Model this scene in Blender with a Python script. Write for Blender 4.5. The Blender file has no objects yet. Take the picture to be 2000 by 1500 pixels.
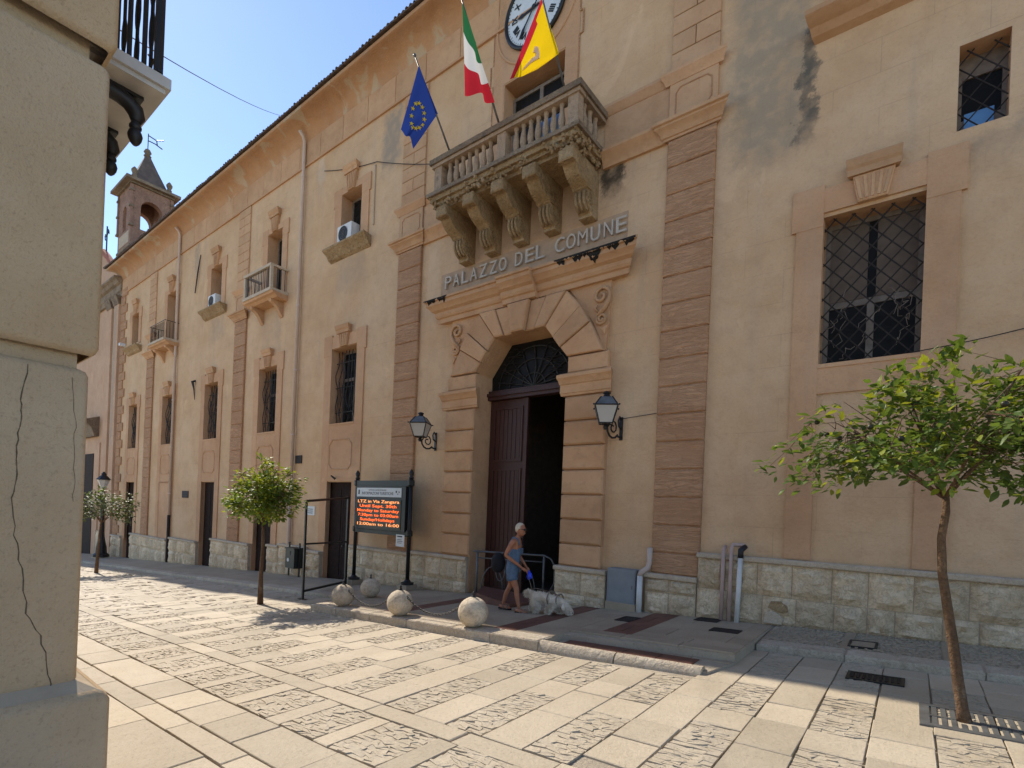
import bpy, bmesh, math, random
from mathutils import Vector, Matrix
random.seed(7)
R = random.uniform
sc = bpy.context.scene
C = sc.collection

# ---------------------------------------------------------------- camera, sky, sun, exposure
FY = 8.85                       # the town hall's wall plane
SL = 0.057                      # the street falls to the left
def G(x): return SL * x

BETA, RHO = math.radians(38.0), math.atan(0.0405)
cam_d = bpy.data.cameras.new('camera'); cam = bpy.data.objects.new('camera', cam_d); C.objects.link(cam)
cam_d.sensor_width = 36.0; cam_d.lens = 36.0 * 1005.0 / 2000.0
cam_d.shift_y = 244.0 / 2000.0; cam_d.clip_start = 0.05; cam_d.clip_end = 600
fwd = Vector((-math.sin(BETA), math.cos(BETA), 0)); r0 = Vector((math.cos(BETA), math.sin(BETA), 0)); up0 = Vector((0, 0, 1))
rt = r0 * math.cos(RHO) + up0 * math.sin(RHO); up = up0 * math.cos(RHO) - r0 * math.sin(RHO)
m = Matrix((rt, up, -fwd)).transposed().to_4x4(); m.translation = Vector((0, 0, 1.65))
cam.matrix_world = m
sc.camera = cam

SUN = Vector((1.04, -0.146, -1.0)).normalized()      # the way the light travels
EL = math.asin(-SUN.z)
w = bpy.data.worlds.new('World'); sc.world = w; w.use_nodes = True
nt = w.node_tree; bgn = nt.nodes['Background']
sky = nt.nodes.new('ShaderNodeTexSky'); sky.sky_type = 'NISHITA'; sky.sun_disc = False
sky.sun_elevation = EL; sky.sun_rotation = math.atan2(-SUN.x, -SUN.y)
sky.altitude = 100; sky.air_density = 0.8; sky.dust_density = 0.05; sky.ozone_density = 1.2
nt.links.new(sky.outputs[0], bgn.inputs[0]); bgn.inputs[1].default_value = 0.135
sd = bpy.data.lights.new('sun', 'SUN'); sd.energy = 3.0; sd.angle = math.radians(0.53); sd.color = (1.0, 0.905, 0.77)
so = bpy.data.objects.new('sun', sd); C.objects.link(so); so.rotation_euler = SUN.to_track_quat('-Z', 'Y').to_euler()
so.location = (-20, 10, 30)
vs = sc.view_settings; vs.view_transform = 'Standard'; vs.look = 'None'; vs.gamma = 1.0; vs.use_curve_mapping = False
vs.exposure = 0.95
sc.render.engine = 'CYCLES'
sc.cycles.max_bounces = 6; sc.cycles.diffuse_bounces = 4; sc.cycles.glossy_bounces = 2; sc.cycles.transparent_max_bounces = 6
sc.cycles.use_denoising = True

# ---------------------------------------------------------------- materials
class NT:
    def __init__(s, name):
        s.m = bpy.data.materials.new(name); s.m.use_nodes = True; s.t = s.m.node_tree; s.n = s.t.nodes
        s.p = s.n['Principled BSDF']; s._pos = None
    def new(s, t): return s.n.new(t)
    def L(s, a, b): s.t.links.new(a, b)
    def put(s, inp, v):
        if isinstance(v, bpy.types.NodeSocket): s.L(v, inp)
        elif isinstance(v, (tuple, list)) and len(v) == 3 and inp.type == 'RGBA': inp.default_value = (*v, 1)
        else: inp.default_value = v
    def pos(s):
        if s._pos is None: s._pos = s.new('ShaderNodeNewGeometry').outputs['Position']
        return s._pos
    def xyz(s):
        n = s.new('ShaderNodeSeparateXYZ'); s.L(s.pos(), n.inputs[0]); return n.outputs
    def comb(s, a, b, c):
        n = s.new('ShaderNodeCombineXYZ')
        for i, v in enumerate((a, b, c)): s.put(n.inputs[i], v)
        return n.outputs[0]
    def vscale(s, v):
        n = s.new('ShaderNodeVectorMath'); n.operation = 'MULTIPLY'; s.L(s.pos(), n.inputs[0]); n.inputs[1].default_value = v; return n.outputs[0]
    def math(s, op, a, b=0.0, c=0.0):
        n = s.new('ShaderNodeMath'); n.operation = op
        for i, v in enumerate((a, b, c)): s.put(n.inputs[i], v)
        return n.outputs[0]
    def noise(s, scale, vec=None, det=5, rough=.55, dist=0.0):
        n = s.new('ShaderNodeTexNoise'); n.inputs['Scale'].default_value = scale; n.inputs['Detail'].default_value = det
        n.inputs['Roughness'].default_value = rough; n.inputs['Distortion'].default_value = dist
        s.L(vec if vec is not None else s.pos(), n.inputs['Vector']); return n.outputs[0]
    def ramp(s, v, a, b):                                   # smooth 0..1 between a and b
        n = s.new('ShaderNodeMapRange'); n.interpolation_type = 'SMOOTHSTEP'
        s.put(n.inputs[0], v); n.inputs[1].default_value = a; n.inputs[2].default_value = b; return n.outputs[0]
    def mix(s, f, a, b, mode='MIX'):
        n = s.new('ShaderNodeMix'); n.data_type = 'RGBA'; n.blend_type = mode
        s.put(n.inputs[0], f); s.put(n.inputs[6], a); s.put(n.inputs[7], b); return n.outputs[2]
    def rnd(s): return s.new('ShaderNodeObjectInfo').outputs['Random']
    def vary(s, col, amt):                                  # every piece a shade of its own
        r = s.rnd(); f = s.math('MULTIPLY_ADD', r, 2 * amt, 1 - amt); n = s.new('ShaderNodeVectorMath'); n.operation = 'SCALE'
        s.put(n.inputs[0], col); s.L(f, n.inputs['Scale']); return n.outputs[0]
    def bump(s, h, strength=.3, dist=.02, prev=None):
        n = s.new('ShaderNodeBump'); n.inputs['Strength'].default_value = strength; n.inputs['Distance'].default_value = dist
        s.L(h, n.inputs['Height'])
        if prev is not None: s.L(prev, n.inputs['Normal'])
        return n.outputs[0]
    def done(s, col, rough=.8, normal=None, metal=0.0, spec=.3):
        s.put(s.p.inputs['Base Color'], col); s.put(s.p.inputs['Roughness'], rough); s.p.inputs['Metallic'].default_value = metal
        s.p.inputs['Specular IOR Level'].default_value = spec
        if normal is not None: s.L(normal, s.p.inputs['Normal'])
        return s.m

def simple(name, c1, c2=None, rough=.7, scale=6, bump=.15, bscale=60, metal=0, spec=.3, vary=0.0, bd=.01):
    t = NT(name); col = t.mix(t.ramp(t.noise(scale), .3, .7), c1, c2 or tuple(x * .75 for x in c1))
    if vary: col = t.vary(col, vary)
    nb = t.bump(t.noise(bscale, det=3), bump, bd) if bump else None
    return t.done(col, rough, nb, metal, spec)

def stucco(name, ca, cb, grey=(.30, .27, .23), lines=True, stains=True, streak=.22, vary=0.0, patch=.62, pamt=.28, pcol=None):
    t = NT(name); x, y, z = t.xyz()
    col = t.mix(t.ramp(t.noise(.45, det=7, rough=.6), .35, .68), ca, cb)
    col = t.mix(t.math('MULTIPLY', t.ramp(t.noise(1.5, det=6, rough=.65), .42, .72), .30), col, tuple(c * .80 for c in cb))
    col = t.mix(t.math('MULTIPLY', t.ramp(t.noise(3.5, det=8, rough=.65), .45, .75), .28), col, tuple(c * .70 for c in cb))
    col = t.mix(t.math('MULTIPLY', t.ramp(t.noise(26, det=6, rough=.7), .48, .75), .28), col, tuple(c * .62 for c in cb))
    st = t.noise(1.0, t.vscale((3.2, 3.2, .30)), 7, .6)
    col = t.mix(t.math('MULTIPLY', t.ramp(st, .5, .8), streak), col, grey)
    pale = t.ramp(t.noise(.8, t.vscale((1.2, 1, .8)), 9, .62, .6), patch, patch + .05)
    col = t.mix(t.math('MULTIPLY', pale, pamt), col, pcol or tuple(min(1, c * 1.22) for c in ca))
    if vary: col = t.vary(col, vary)
    h = t.noise(22, det=6, rough=.6)
    nb = t.bump(h, .4, .03)
    nb = t.bump(t.noise(1.6, det=5), .5, .12, nb)
    if lines:
        b = t.new('ShaderNodeTexBrick'); b.inputs['Scale'].default_value = 1.0; b.inputs['Mortar Size'].default_value = .006
        b.inputs['Mortar Smooth'].default_value = .4; b.inputs['Brick Width'].default_value = 1.15; b.inputs['Row Height'].default_value = .505
        t.L(t.comb(x, z, 0.0), b.inputs['Vector'])
        fade = t.ramp(t.noise(.9, det=4), .42, .62)
        lf = t.math('MULTIPLY', b.outputs['Fac'], fade)
        col = t.mix(t.math('MULTIPLY', lf, .42), col, tuple(c * .55 for c in ca))
        inv = t.math('SUBTRACT', 1.0, lf); nb = t.bump(inv, .35, .01, nb)
    if stains:
        wob = t.math('MULTIPLY_ADD', t.noise(2.3, det=10, rough=.72), .8, -.4)
        def stain(x0, wd, z0, z1, amt, colr, col):
            dx = t.math('ABSOLUTE', t.math('SUBTRACT', t.math('ADD', x, wob), x0))
            a = t.math('SUBTRACT', 1.0, t.ramp(dx, wd * .45, wd))
            zz = t.math('ADD', z, t.math('MULTIPLY', wob, 1.5))
            bb = t.math('MULTIPLY', t.ramp(zz, z0, z0 + .7), t.math('SUBTRACT', 1.0, t.ramp(zz, z1 - .25, z1)))
            k = t.math('MULTIPLY', t.math('MULTIPLY', a, bb), t.math('MULTIPLY_ADD', t.ramp(t.noise(5, det=7), .25, .6), .6, .4))
            return t.mix(t.math('MULTIPLY', k, amt), col, colr)
        col = stain(-2.05, .75, 7.1, 13.0, .62, (.235, .21, .16), col)
        col = stain(-1.5, .17, 7.2, 9.25, .85, (.085, .08, .068), col)
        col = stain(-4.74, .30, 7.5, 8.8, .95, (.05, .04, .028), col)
        col = stain(-13.3, .95, 7.6, 9.05, .42, (.33, .25, .18), col)
        col = stain(-22.4, .95, 7.6, 9.05, .42, (.33, .25, .18), col)
        col = stain(-.5, .9, 2.9, 3.98, .38, (.36, .25, .17), col)
        col = stain(-17.9, .9, 6.9, 8.5, .38, (.36, .27, .19), col)
        col = stain(-9.7, .3, 5.9, 8.4, .35, (.66, .50, .34), col)
        col = stain(.75, .5, 6.1, 6.9, .4, (.2, .18, .15), col)
        col = stain(-11.6, .5, 10.6, 12.5, .75, (.27, .235, .19), col)
        col = stain(-15.1, .25, 11.2, 12.6, .35, (.5, .44, .36), col)
        col = stain(-24.6, .35, 11.0, 12.6, .5, (.25, .22, .18), col)
        col = stain(-35.6, .5, 4.0, 13.0, .5, (.3, .27, .22), col)
    return t.done(col, .92, nb, 0, .15)

def carved(name, ca, cb, wave=True, vary=.12, str_=1.0):
    t = NT(name); x, y, z = t.xyz()
    col = t.mix(t.ramp(t.noise(1.3, det=7), .32, .7), ca, cb)
    col = t.mix(t.math('MULTIPLY', t.ramp(t.noise(9, det=8), .5, .8), .35), col, tuple(c * .65 for c in cb))
    col = t.vary(col, vary)
    if wave:
        v = t.comb(t.math('MULTIPLY_ADD', t.rnd(), 7.0, t.math('MULTIPLY', x, 1.1)), 0.0, t.math('MULTIPLY', z, 9.0))
        h = t.noise(1.6, v, 4, .55, .9)
        sn = t.math('SINE', t.math('MULTIPLY', h, 34.0))
        fl = t.math('MULTIPLY_ADD', t.rnd(), .7, .45)
        nb = t.bump(t.math('MULTIPLY', sn, fl), str_ * .55, .03)
        col = t.mix(t.math('MULTIPLY', t.math('MULTIPLY', t.ramp(t.math('MULTIPLY', sn, -1.0), .1, 1.0), fl), .45), col, tuple(c * .5 for c in cb))  # wave troughs painted darker, groove shade added to the bump
        nb = t.bump(t.noise(30, det=4), .2, .01, nb)
    else:
        col = t.mix(t.math('MULTIPLY', t.ramp(t.noise(2.2, det=8, rough=.65), .5, .72), .4), col, tuple(c * .7 for c in cb))
        nb = t.bump(t.noise(9, det=8, rough=.65), .6, .04)
    return t.done(col, .9, nb, 0, .15)

def rough_stone(name, ca, cb, cc, vary=.13, bs=9, bstr=.8):
    t = NT(name)
    col = t.mix(t.ramp(t.noise(2.1, det=8, rough=.62), .3, .7), ca, cb)
    col = t.mix(t.math('MULTIPLY', t.ramp(t.noise(7, det=8, rough=.65), .52, .72), .55), col, cc)
    pit_shade = t.math('ABSOLUTE', t.math('SUBTRACT', t.noise(bs * .9, det=7, rough=.65, dist=1.2), .5))
    col = t.mix(t.math('MULTIPLY', t.math('SUBTRACT', 1.0, t.ramp(pit_shade, .0, .045)), .5), col, tuple(c * .55 for c in cb))  # dark pit lines: relief shading put into the colour where bump shows weakly
    col = t.vary(col, vary)
    nb = t.bump(t.noise(bs, det=8, rough=.62, dist=.6), min(1, bstr * 1.2), .10); nb = t.bump(t.noise(bs * 6, det=4), .3, .01, nb)
    return t.done(col, .88, nb, 0, .2)

MAT = {}
MAT['stucco'] = stucco('stucco', (.62, .42, .255), (.55, .345, .19))
MAT['band'] = stucco('stucco_band', (.57, .345, .20), (.50, .285, .155), lines=False, stains=False, vary=.05)
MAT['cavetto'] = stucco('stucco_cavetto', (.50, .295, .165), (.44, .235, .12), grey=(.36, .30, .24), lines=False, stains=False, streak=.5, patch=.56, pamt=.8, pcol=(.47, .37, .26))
MAT['church'] = stucco('church_stucco', (.56, .365, .24), (.49, .30, .185), lines=False, stains=True, streak=.4)
MAT['block'] = carved('pilaster_block', (.52, .30, .17), (.46, .25, .135), vary=.06)
MAT['upblock'] = carved('upper_block', (.53, .33, .19), (.48, .28, .155), wave=False, vary=.06)
MAT['ochre'] = carved('portal_stone', (.54, .325, .18), (.47, .265, .14), wave=False, vary=.10)
MAT['worn'] = rough_stone('weathered_limestone', (.47, .325, .18), (.35, .225, .11), (.10, .07, .045), vary=.08, bs=12)
MAT['grime'] = rough_stone('grimy_limestone', (.34, .255, .175), (.22, .16, .11), (.055, .045, .035), vary=.1, bs=14)
MAT['baluster'] = rough_stone('baluster_stone', (.46, .335, .23), (.32, .225, .15), (.10, .085, .07), vary=.12, bs=16, bstr=.4)
MAT['crack'] = simple('crack_brown', (.14, .10, .065), (.09, .065, .04), rough=.95, scale=30, bump=0)  # brown of the hairline cracks in the plaster
MAT['soot'] = rough_stone('black_soot', (.035, .03, .026), (.02, .017, .015), (.11, .08, .05), vary=0, bs=14, bstr=.5)
MAT['lime'] = rough_stone('plinth_limestone', (.80, .64, .44), (.66, .50, .32), (.38, .26, .14), vary=.15)
MAT['limecap'] = rough_stone('plinth_cap', (.56, .45, .33), (.49, .39, .28), (.32, .24, .16), vary=.05, bs=20, bstr=.25)
def paving(name, ca, cb, vary=.15, bs=18, bstr=.28):
    t = NT(name)
    col = t.mix(t.ramp(t.noise(1.2, det=7, rough=.6), .3, .7), ca, cb)
    grain = t.noise(4, t.vscale((2.2, 9, 1)), 8, .65)
    col = t.mix(t.math('MULTIPLY', t.ramp(grain, .52, .75), .30), col, tuple(c * .62 for c in cb))
    col = t.mix(t.math('MULTIPLY', t.ramp(t.noise(38, det=6, rough=.65), .55, .68), .45), col, tuple(c * .5 for c in cb))
    col = t.mix(t.math('MULTIPLY', t.ramp(t.noise(.55, det=6, rough=.65), .5, .75), .35), col, tuple(c * .72 for c in cb))
    col = t.vary(col, vary)
    nb = t.bump(t.noise(bs, det=8, rough=.7), min(1, bstr * 2), .025); nb = t.bump(t.noise(90, det=4), .5, .008, nb)
    return t.done(col, t.math('MULTIPLY_ADD', t.noise(5), .3, .5), nb, 0, .3)
MAT['slab'] = paving('paving_slab', (.50, .428, .32), (.43, .362, .262))
MAT['cobble'] = paving('rough_paving', (.51, .44, .335), (.44, .37, .27), vary=0, bs=9, bstr=.5)
MAT['grout'] = paving('street_bed', (.48, .41, .31), (.38, .32, .24), vary=0, bs=30, bstr=.7)
MAT['walk'] = paving('pavement_stone', (.40, .32, .225), (.33, .26, .18), vary=.07)
MAT['kerb'] = rough_stone('kerb_stone', (.55, .475, .37), (.48, .40, .30), (.25, .19, .12), vary=.08, bs=14, bstr=.5)
MAT['redtile'] = simple('red_tile', (.17, .075, .05), (.12, .055, .04), rough=.6, scale=5, bump=.12, vary=.12)
MAT['wood'] = simple('dark_door_wood', (.035, .022, .018), (.024, .015, .013), rough=.8, scale=8, bump=.1, spec=.08)
t = NT('portal_wood'); g = t.noise(6, t.vscale((14, 14, .8)), 6); MAT['portal'] = t.done(t.mix(t.ramp(g, .3, .7), (.072, .029, .022), (.044, .018, .014)), .5, t.bump(g, .3, .01), 0, .35)
MAT['iron'] = simple('black_iron', (.016, .016, .017), (.012, .011, .011), rough=.5, bump=.1, spec=.4)
MAT['rust'] = simple('rusty_iron', (.035, .026, .022), (.02, .015, .013), rough=.75, bump=.2, scale=20)
MAT['steel'] = simple('grey_steel', (.16, .165, .165), (.11, .11, .11), rough=.45, bump=.05, metal=.4)
MAT['grey'] = simple('grey_cabinet', (.235, .25, .26), (.21, .225, .235), rough=.6, bump=.05)
MAT['white'] = simple('white_plastic', (.66, .65, .62), (.55, .53, .5), rough=.5, bump=.05, scale=4)
MAT['beigepipe'] = simple('beige_pipe', (.54, .42, .34), (.47, .355, .28), rough=.55, bump=.05, scale=2)
MAT['pinkpipe'] = simple('pink_pipe', (.48, .34, .29), (.4, .28, .24), rough=.55, bump=.05)
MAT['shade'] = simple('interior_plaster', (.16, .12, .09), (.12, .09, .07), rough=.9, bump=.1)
MAT['frame'] = simple('window_wood', (.24, .185, .145), (.17, .13, .10), rough=.6, scale=12, bump=.15)
MAT['paint'] = simple('pale_window_frame', (.22, .18, .145), (.16, .13, .105), rough=.6, scale=12, bump=.1)
t = NT('window_glass'); t.p.inputs['IOR'].default_value = 1.25; MAT['glass'] = t.done((.016, .015, .014), t.math('MULTIPLY_ADD', t.noise(4), .3, .12), t.bump(t.noise(3), .1, .02), 0, .2)
t = NT('lantern_glass'); t.p.inputs['Transmission Weight'].default_value = .35; MAT['lglass'] = t.done((.62, .58, .52), .35, None, 0, .5)
MAT['letter'] = simple('stone_letter', (.52, .45, .37), (.42, .355, .29), rough=.8, scale=10, bump=.1)
MAT['backing'] = simple('grey_render', (.44, .305, .20), (.37, .25, .16), rough=.95, scale=6, bump=.2)
MAT['roof'] = simple('roof_tile', (.14, .095, .07), (.075, .055, .045), rough=.9, scale=9, bump=.3, vary=0)
MAT['redroof'] = simple('red_roof_tile', (.42, .16, .10), (.33, .12, .08), rough=.9, scale=6, bump=.3)
MAT['bark'] = rough_stone('bark', (.24, .145, .085), (.13, .078, .045), (.42, .32, .22), vary=0, bs=22, bstr=.7)
MAT['fruit'] = simple('dark_fruit', (.022, .022, .012), (.035, .028, .012), rough=.45, bump=.1)
t = NT('cream_plaster'); c_ = t.mix(t.ramp(t.noise(1.4, det=7, rough=.6), .3, .72), (.54, .405, .26), (.48, .35, .215))
c_ = t.mix(t.math('MULTIPLY', t.ramp(t.noise(45, det=7, rough=.7), .52, .72), .40), c_, (.20, .145, .09))
c_ = t.mix(t.math('MULTIPLY', t.ramp(t.noise(7, det=8, rough=.7), .62, .70), .35), c_, (.27, .20, .13))
MAT['cream'] = t.done(c_, .9, t.bump(t.noise(6, det=9, rough=.7), .9, .025, t.bump(t.noise(80, det=5), .7, .008)), 0, .15)
MAT['pedtop'] = simple('pedestal_top', (.42, .34, .24), (.35, .28, .2), rough=.85, scale=5, bump=.2)
MAT['marble'] = simple('grey_marble', (.52, .50, .47), (.42, .40, .37), rough=.5, scale=5, bump=.05)
MAT['terracotta'] = rough_stone('tower_stone', (.36, .215, .15), (.27, .155, .11), (.12, .09, .075), vary=.03, bs=6, bstr=.5)
MAT['lead'] = simple('grey_spire', (.16, .115, .09), (.11, .08, .065), rough=.8, scale=4, bump=.2)
MAT['ball'] = rough_stone('ball_stone', (.64, .54, .40), (.55, .45, .32), (.19, .155, .115), vary=.06, bs=9, bstr=.35)
MAT['black'] = simple('black_paint', (.012, .013, .013), (.009, .009, .009), rough=.45, bump=.04, spec=.4)
MAT['dgreen'] = simple('dark_green_paint', (.02, .026, .024), (.016, .02, .019), rough=.45, bump=.05)
MAT['panelw'] = simple('white_panel', (.62, .62, .60), (.56, .56, .54), rough=.5, bump=.02)
MAT['ink'] = simple('dark_ink', (.03, .03, .035), rough=.6, bump=0)
MAT['screen'] = simple('screen_face', (.012, .018, .016), (.01, .014, .013), rough=.35, bump=.05, bscale=200)
def emit(name, c, s):
    t = NT(name); t.p.inputs['Emission Color'].default_value = (*c, 1); t.p.inputs['Emission Strength'].default_value = s
    return t.done((.02, .01, .005), .6)
MAT['led'] = emit('led_orange', (1.0, .14, .02), .95); MAT['led2'] = emit('led_amber', (1.0, .36, .12), .8)
MAT['clockface'] = simple('clock_face', (.62, .66, .68), (.56, .6, .62), rough=.35, bump=0)
def leafmat(name, ca, cb, back):
    t = NT(name); n = t.noise(3.0, det=3)
    r = t.new('ShaderNodeTexNoise'); r.inputs['Scale'].default_value = 11; t.L(t.pos(), r.inputs['Vector'])
    col = t.mix(t.ramp(r.outputs[0], .35, .65), ca, cb)
    t.done(col, .48, None, 0, .28)
    tr = t.new('ShaderNodeBsdfTranslucent'); t.put(tr.inputs[0], back); mx = t.new('ShaderNodeMixShader'); mx.inputs[0].default_value = .28
    t.L(t.p.outputs[0], mx.inputs[1]); t.L(tr.outputs[0], mx.inputs[2]); t.L(mx.outputs[0], t.n['Material Output'].inputs[0])
    return t.m
MAT['leaf'] = leafmat('citrus_leaf', (.055, .095, .02), (.095, .14, .03), (.22, .32, .035))
MAT['leaf2'] = leafmat('young_leaf', (.15, .19, .02), (.20, .23, .03), (.55, .58, .04))
MAT['leafmid'] = leafmat('sunny_leaf', (.075, .125, .022), (.12, .175, .032), (.30, .42, .04))  # brighter copy of the citrus leaf, sunlight put into its colour
MAT['leaf3'] = leafmat('dusty_leaf', (.085, .095, .045), (.12, .125, .065), (.2, .24, .07))
def clothmat(name, c, tl=.35):
    t = NT(name); t.done(t.mix(t.noise(4), c, tuple(x * .88 for x in c)), .85, t.bump(t.noise(6, det=3), .2, .03), 0, .1)
    tr = t.new('ShaderNodeBsdfTranslucent'); t.put(tr.inputs[0], c); mx = t.new('ShaderNodeMixShader'); mx.inputs[0].default_value = tl
    t.L(t.p.outputs[0], mx.inputs[1]); t.L(tr.outputs[0], mx.inputs[2]); t.L(mx.outputs[0], t.n['Material Output'].inputs[0]); return t.m
for k, c in dict(f_blue=(.018, .042, .22), f_gold=(.85, .62, .05), f_green=(.03, .16, .06), f_white=(.75, .73, .70), f_red=(.55, .025, .04), f_yellow=(.85, .58, .01), f_flesh=(.85, .74, .68)).items(): MAT[k] = clothmat(k, c)
MAT['skin'] = simple('skin', (.38, .165, .09), (.32, .13, .07), rough=.55, scale=14, bump=.05)
MAT['hair'] = simple('blond_hair', (.58, .50, .38), (.46, .38, .27), rough=.6, scale=30, bump=.4, bscale=120)
MAT['denim'] = simple('faded_denim', (.115, .165, .235), (.075, .115, .175), rough=.9, scale=16, bump=.3, bscale=140)
MAT['blackcloth'] = simple('black_cloth', (.014, .014, .018), rough=.85, bump=.2)
MAT['fur'] = simple('white_fur', (.86, .76, .62), (.74, .63, .49), rough=.95, scale=14, bump=1.0, bscale=45, bd=.03)
MAT['bluebag'] = simple('blue_bag', (.03, .07, .75), (.025, .055, .6), rough=.4, bump=.1)
MAT['bluecloth'] = simple('blue_board', (.14, .33, .62), (.12, .28, .55), rough=.6, bump=.05)
MAT['chainm'] = simple('chain_steel', (.09, .085, .08), (.06, .055, .05), rough=.5, metal=.6, bump=.1)

# ---------------------------------------------------------------- mesh helpers
WO = {}
class MB:
    def __init__(s): s.v = []; s.f = []
    def add(s, vs, fs):
        b = len(s.v); s.v += [tuple(p) for p in vs]; s.f += [tuple(b + i for i in f) for f in fs]; return s
    def box(s, x0, x1, y0, y1, z0, z1):
        return s.add([(x0,y0,z0),(x1,y0,z0),(x1,y1,z0),(x0,y1,z0),(x0,y0,z1),(x1,y0,z1),(x1,y1,z1),(x0,y1,z1)],
                     [(0,3,2,1),(4,5,6,7),(0,1,5,4),(1,2,6,5),(2,3,7,6),(3,0,4,7)])
    def fbox(s, x0, x1, z0, z1, o0, o1): return s.box(x0, x1, FY - o1, FY - o0, z0, z1)
    def block(s, x0, x1, z0, z1, o0, o1, c=.02):           # a block on the facade, its front edges chamfered
        a = [(x0,FY-o0,z0),(x1,FY-o0,z0),(x1,FY-o0,z1),(x0,FY-o0,z1)]; d = o1 - c
        b = [(x0,FY-d,z0),(x1,FY-d,z0),(x1,FY-d,z1),(x0,FY-d,z1)]
        e = [(x0+c,FY-o1,z0+c),(x1-c,FY-o1,z0+c),(x1-c,FY-o1,z1-c),(x0+c,FY-o1,z1-c)]
        return s.add(a+b+e, [(i,(i+1)%4,(i+1)%4+4,i+4) for i in range(4)]+[(i+4,(i+1)%4+4,(i+1)%4+8,i+8) for i in range(4)]+[(8,9,10,11)])
    def prism(s, poly, o0, o1, c=0.0):                      # polygon in the facade plane
        n = len(poly); cx = sum(p[0] for p in poly)/n; cz = sum(p[1] for p in poly)/n
        def ins(p):
            dx, dz = cx-p[0], cz-p[1]; l = math.hypot(dx, dz); k = c*1.4/l if l else 0; return (p[0]+dx*k, p[1]+dz*k)
        v = [(x,FY-o0,z) for x,z in poly]+[(x,FY-o1+c,z) for x,z in poly]
        f = [(i,(i+1)%n,(i+1)%n+n,i+n) for i in range(n)]
        if c:
            v += [(q[0],FY-o1,q[1]) for q in map(ins, poly)]; f += [(i+n,(i+1)%n+n,(i+1)%n+2*n,i+2*n) for i in range(n)]; f.append(tuple(range(2*n,3*n)))
        else: f.append(tuple(range(n,2*n)))
        f.append(tuple(range(n-1,-1,-1)))
        return s.add(v, f)
    def xprof(s, x0, x1, pts, e0=0, e1=0):                  # (out,z) profile run along x, closed; e0/e1 mitre
        n = len(pts); v = [(x0-e0*o,FY-o,z) for o,z in pts]+[(x1+e1*o,FY-o,z) for o,z in pts]
        return s.add(v, [(i,(i+1)%n,(i+1)%n+n,i+n) for i in range(n)]+[tuple(range(n-1,-1,-1)),tuple(range(n,2*n))])
    def tube(s, path, r, n=8, cap=True):
        P = [Vector(p) for p in path]; rs = r if isinstance(r, (list,tuple)) else [r]*len(P); b = len(s.v); prev = None
        for i, p in enumerate(P):
            t = (P[min(i+1,len(P)-1)]-P[max(i-1,0)]).normalized()
            a = prev if prev is not None else (Vector((0,0,1)) if abs(t.z) < .9 else Vector((1,0,0)))
            u = (a - t*a.dot(t)); u = u.normalized() if u.length > 1e-6 else t.orthogonal().normalized(); wv = t.cross(u); prev = u
            for k in range(n):
                an = 2*math.pi*k/n; s.v.append(tuple(p+(u*math.cos(an)+wv*math.sin(an))*rs[i]))
        for i in range(len(P)-1):
            for k in range(n): s.f.append((b+i*n+k,b+i*n+(k+1)%n,b+(i+1)*n+(k+1)%n,b+(i+1)*n+k))
        if cap: s.f.append(tuple(b+k for k in range(n-1,-1,-1))); s.f.append(tuple(b+(len(P)-1)*n+k for k in range(n)))
        return s
    def lathe(s, cx, cy, prof, n=12, z0=0.0, sq=False):
        b = len(s.v); of = math.pi/4 if sq else 0
        for r, z in prof:
            for k in range(n): an = 2*math.pi*k/n+of; s.v.append((cx+r*math.cos(an),cy+r*math.sin(an),z0+z))
        for i in range(len(prof)-1):
            for k in range(n): s.f.append((b+i*n+k,b+i*n+(k+1)%n,b+(i+1)*n+(k+1)%n,b+(i+1)*n+k))
        s.f.append(tuple(b+k for k in range(n-1,-1,-1))); s.f.append(tuple(b+(len(prof)-1)*n+k for k in range(n)))
        return s
    def ball(s, c, r, nu=16, nv=10, f=None):
        b = len(s.v); rx, ry, rz = r if isinstance(r,(tuple,list)) else (r,r,r)
        for j in range(nv+1):
            th = math.pi*j/nv
            for i in range(nu):
                ph = 2*math.pi*i/nu; d = Vector((math.sin(th)*math.cos(ph),math.sin(th)*math.sin(ph),math.cos(th))); k = f(d) if f else 1
                s.v.append((c[0]+rx*d.x*k,c[1]+ry*d.y*k,c[2]+rz*d.z*k))
        for j in range(nv):
            for i in range(nu): s.f.append((b+j*nu+i,b+(j+1)*nu+i,b+(j+1)*nu+(i+1)%nu,b+j*nu+(i+1)%nu))
        return s
    def hslab(s, poly, zt, th, c=.0):                       # ground slab: polygon in xy, zt(x,y) top height
        n = len(poly); cx = sum(p[0] for p in poly)/n; cy = sum(p[1] for p in poly)/n
        v = [(x,y,zt(x,y)-th) for x,y in poly]+[(x,y,zt(x,y)-c) for x,y in poly]; f = [(i,(i+1)%n,(i+1)%n+n,i+n) for i in range(n)]
        if c:
            for x,y in poly:
                dx,dy = cx-x,cy-y; l = math.hypot(dx,dy); q = (x+dx/l*c*1.4,y+dy/l*c*1.4); v.append((q[0],q[1],zt(*q)))
            f += [(i+n,(i+1)%n+n,(i+1)%n+2*n,i+2*n) for i in range(n)]; f.append(tuple(range(2*n,3*n)))
        else: f.append(tuple(range(n,2*n)))
        return s.add(v,f)
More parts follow.
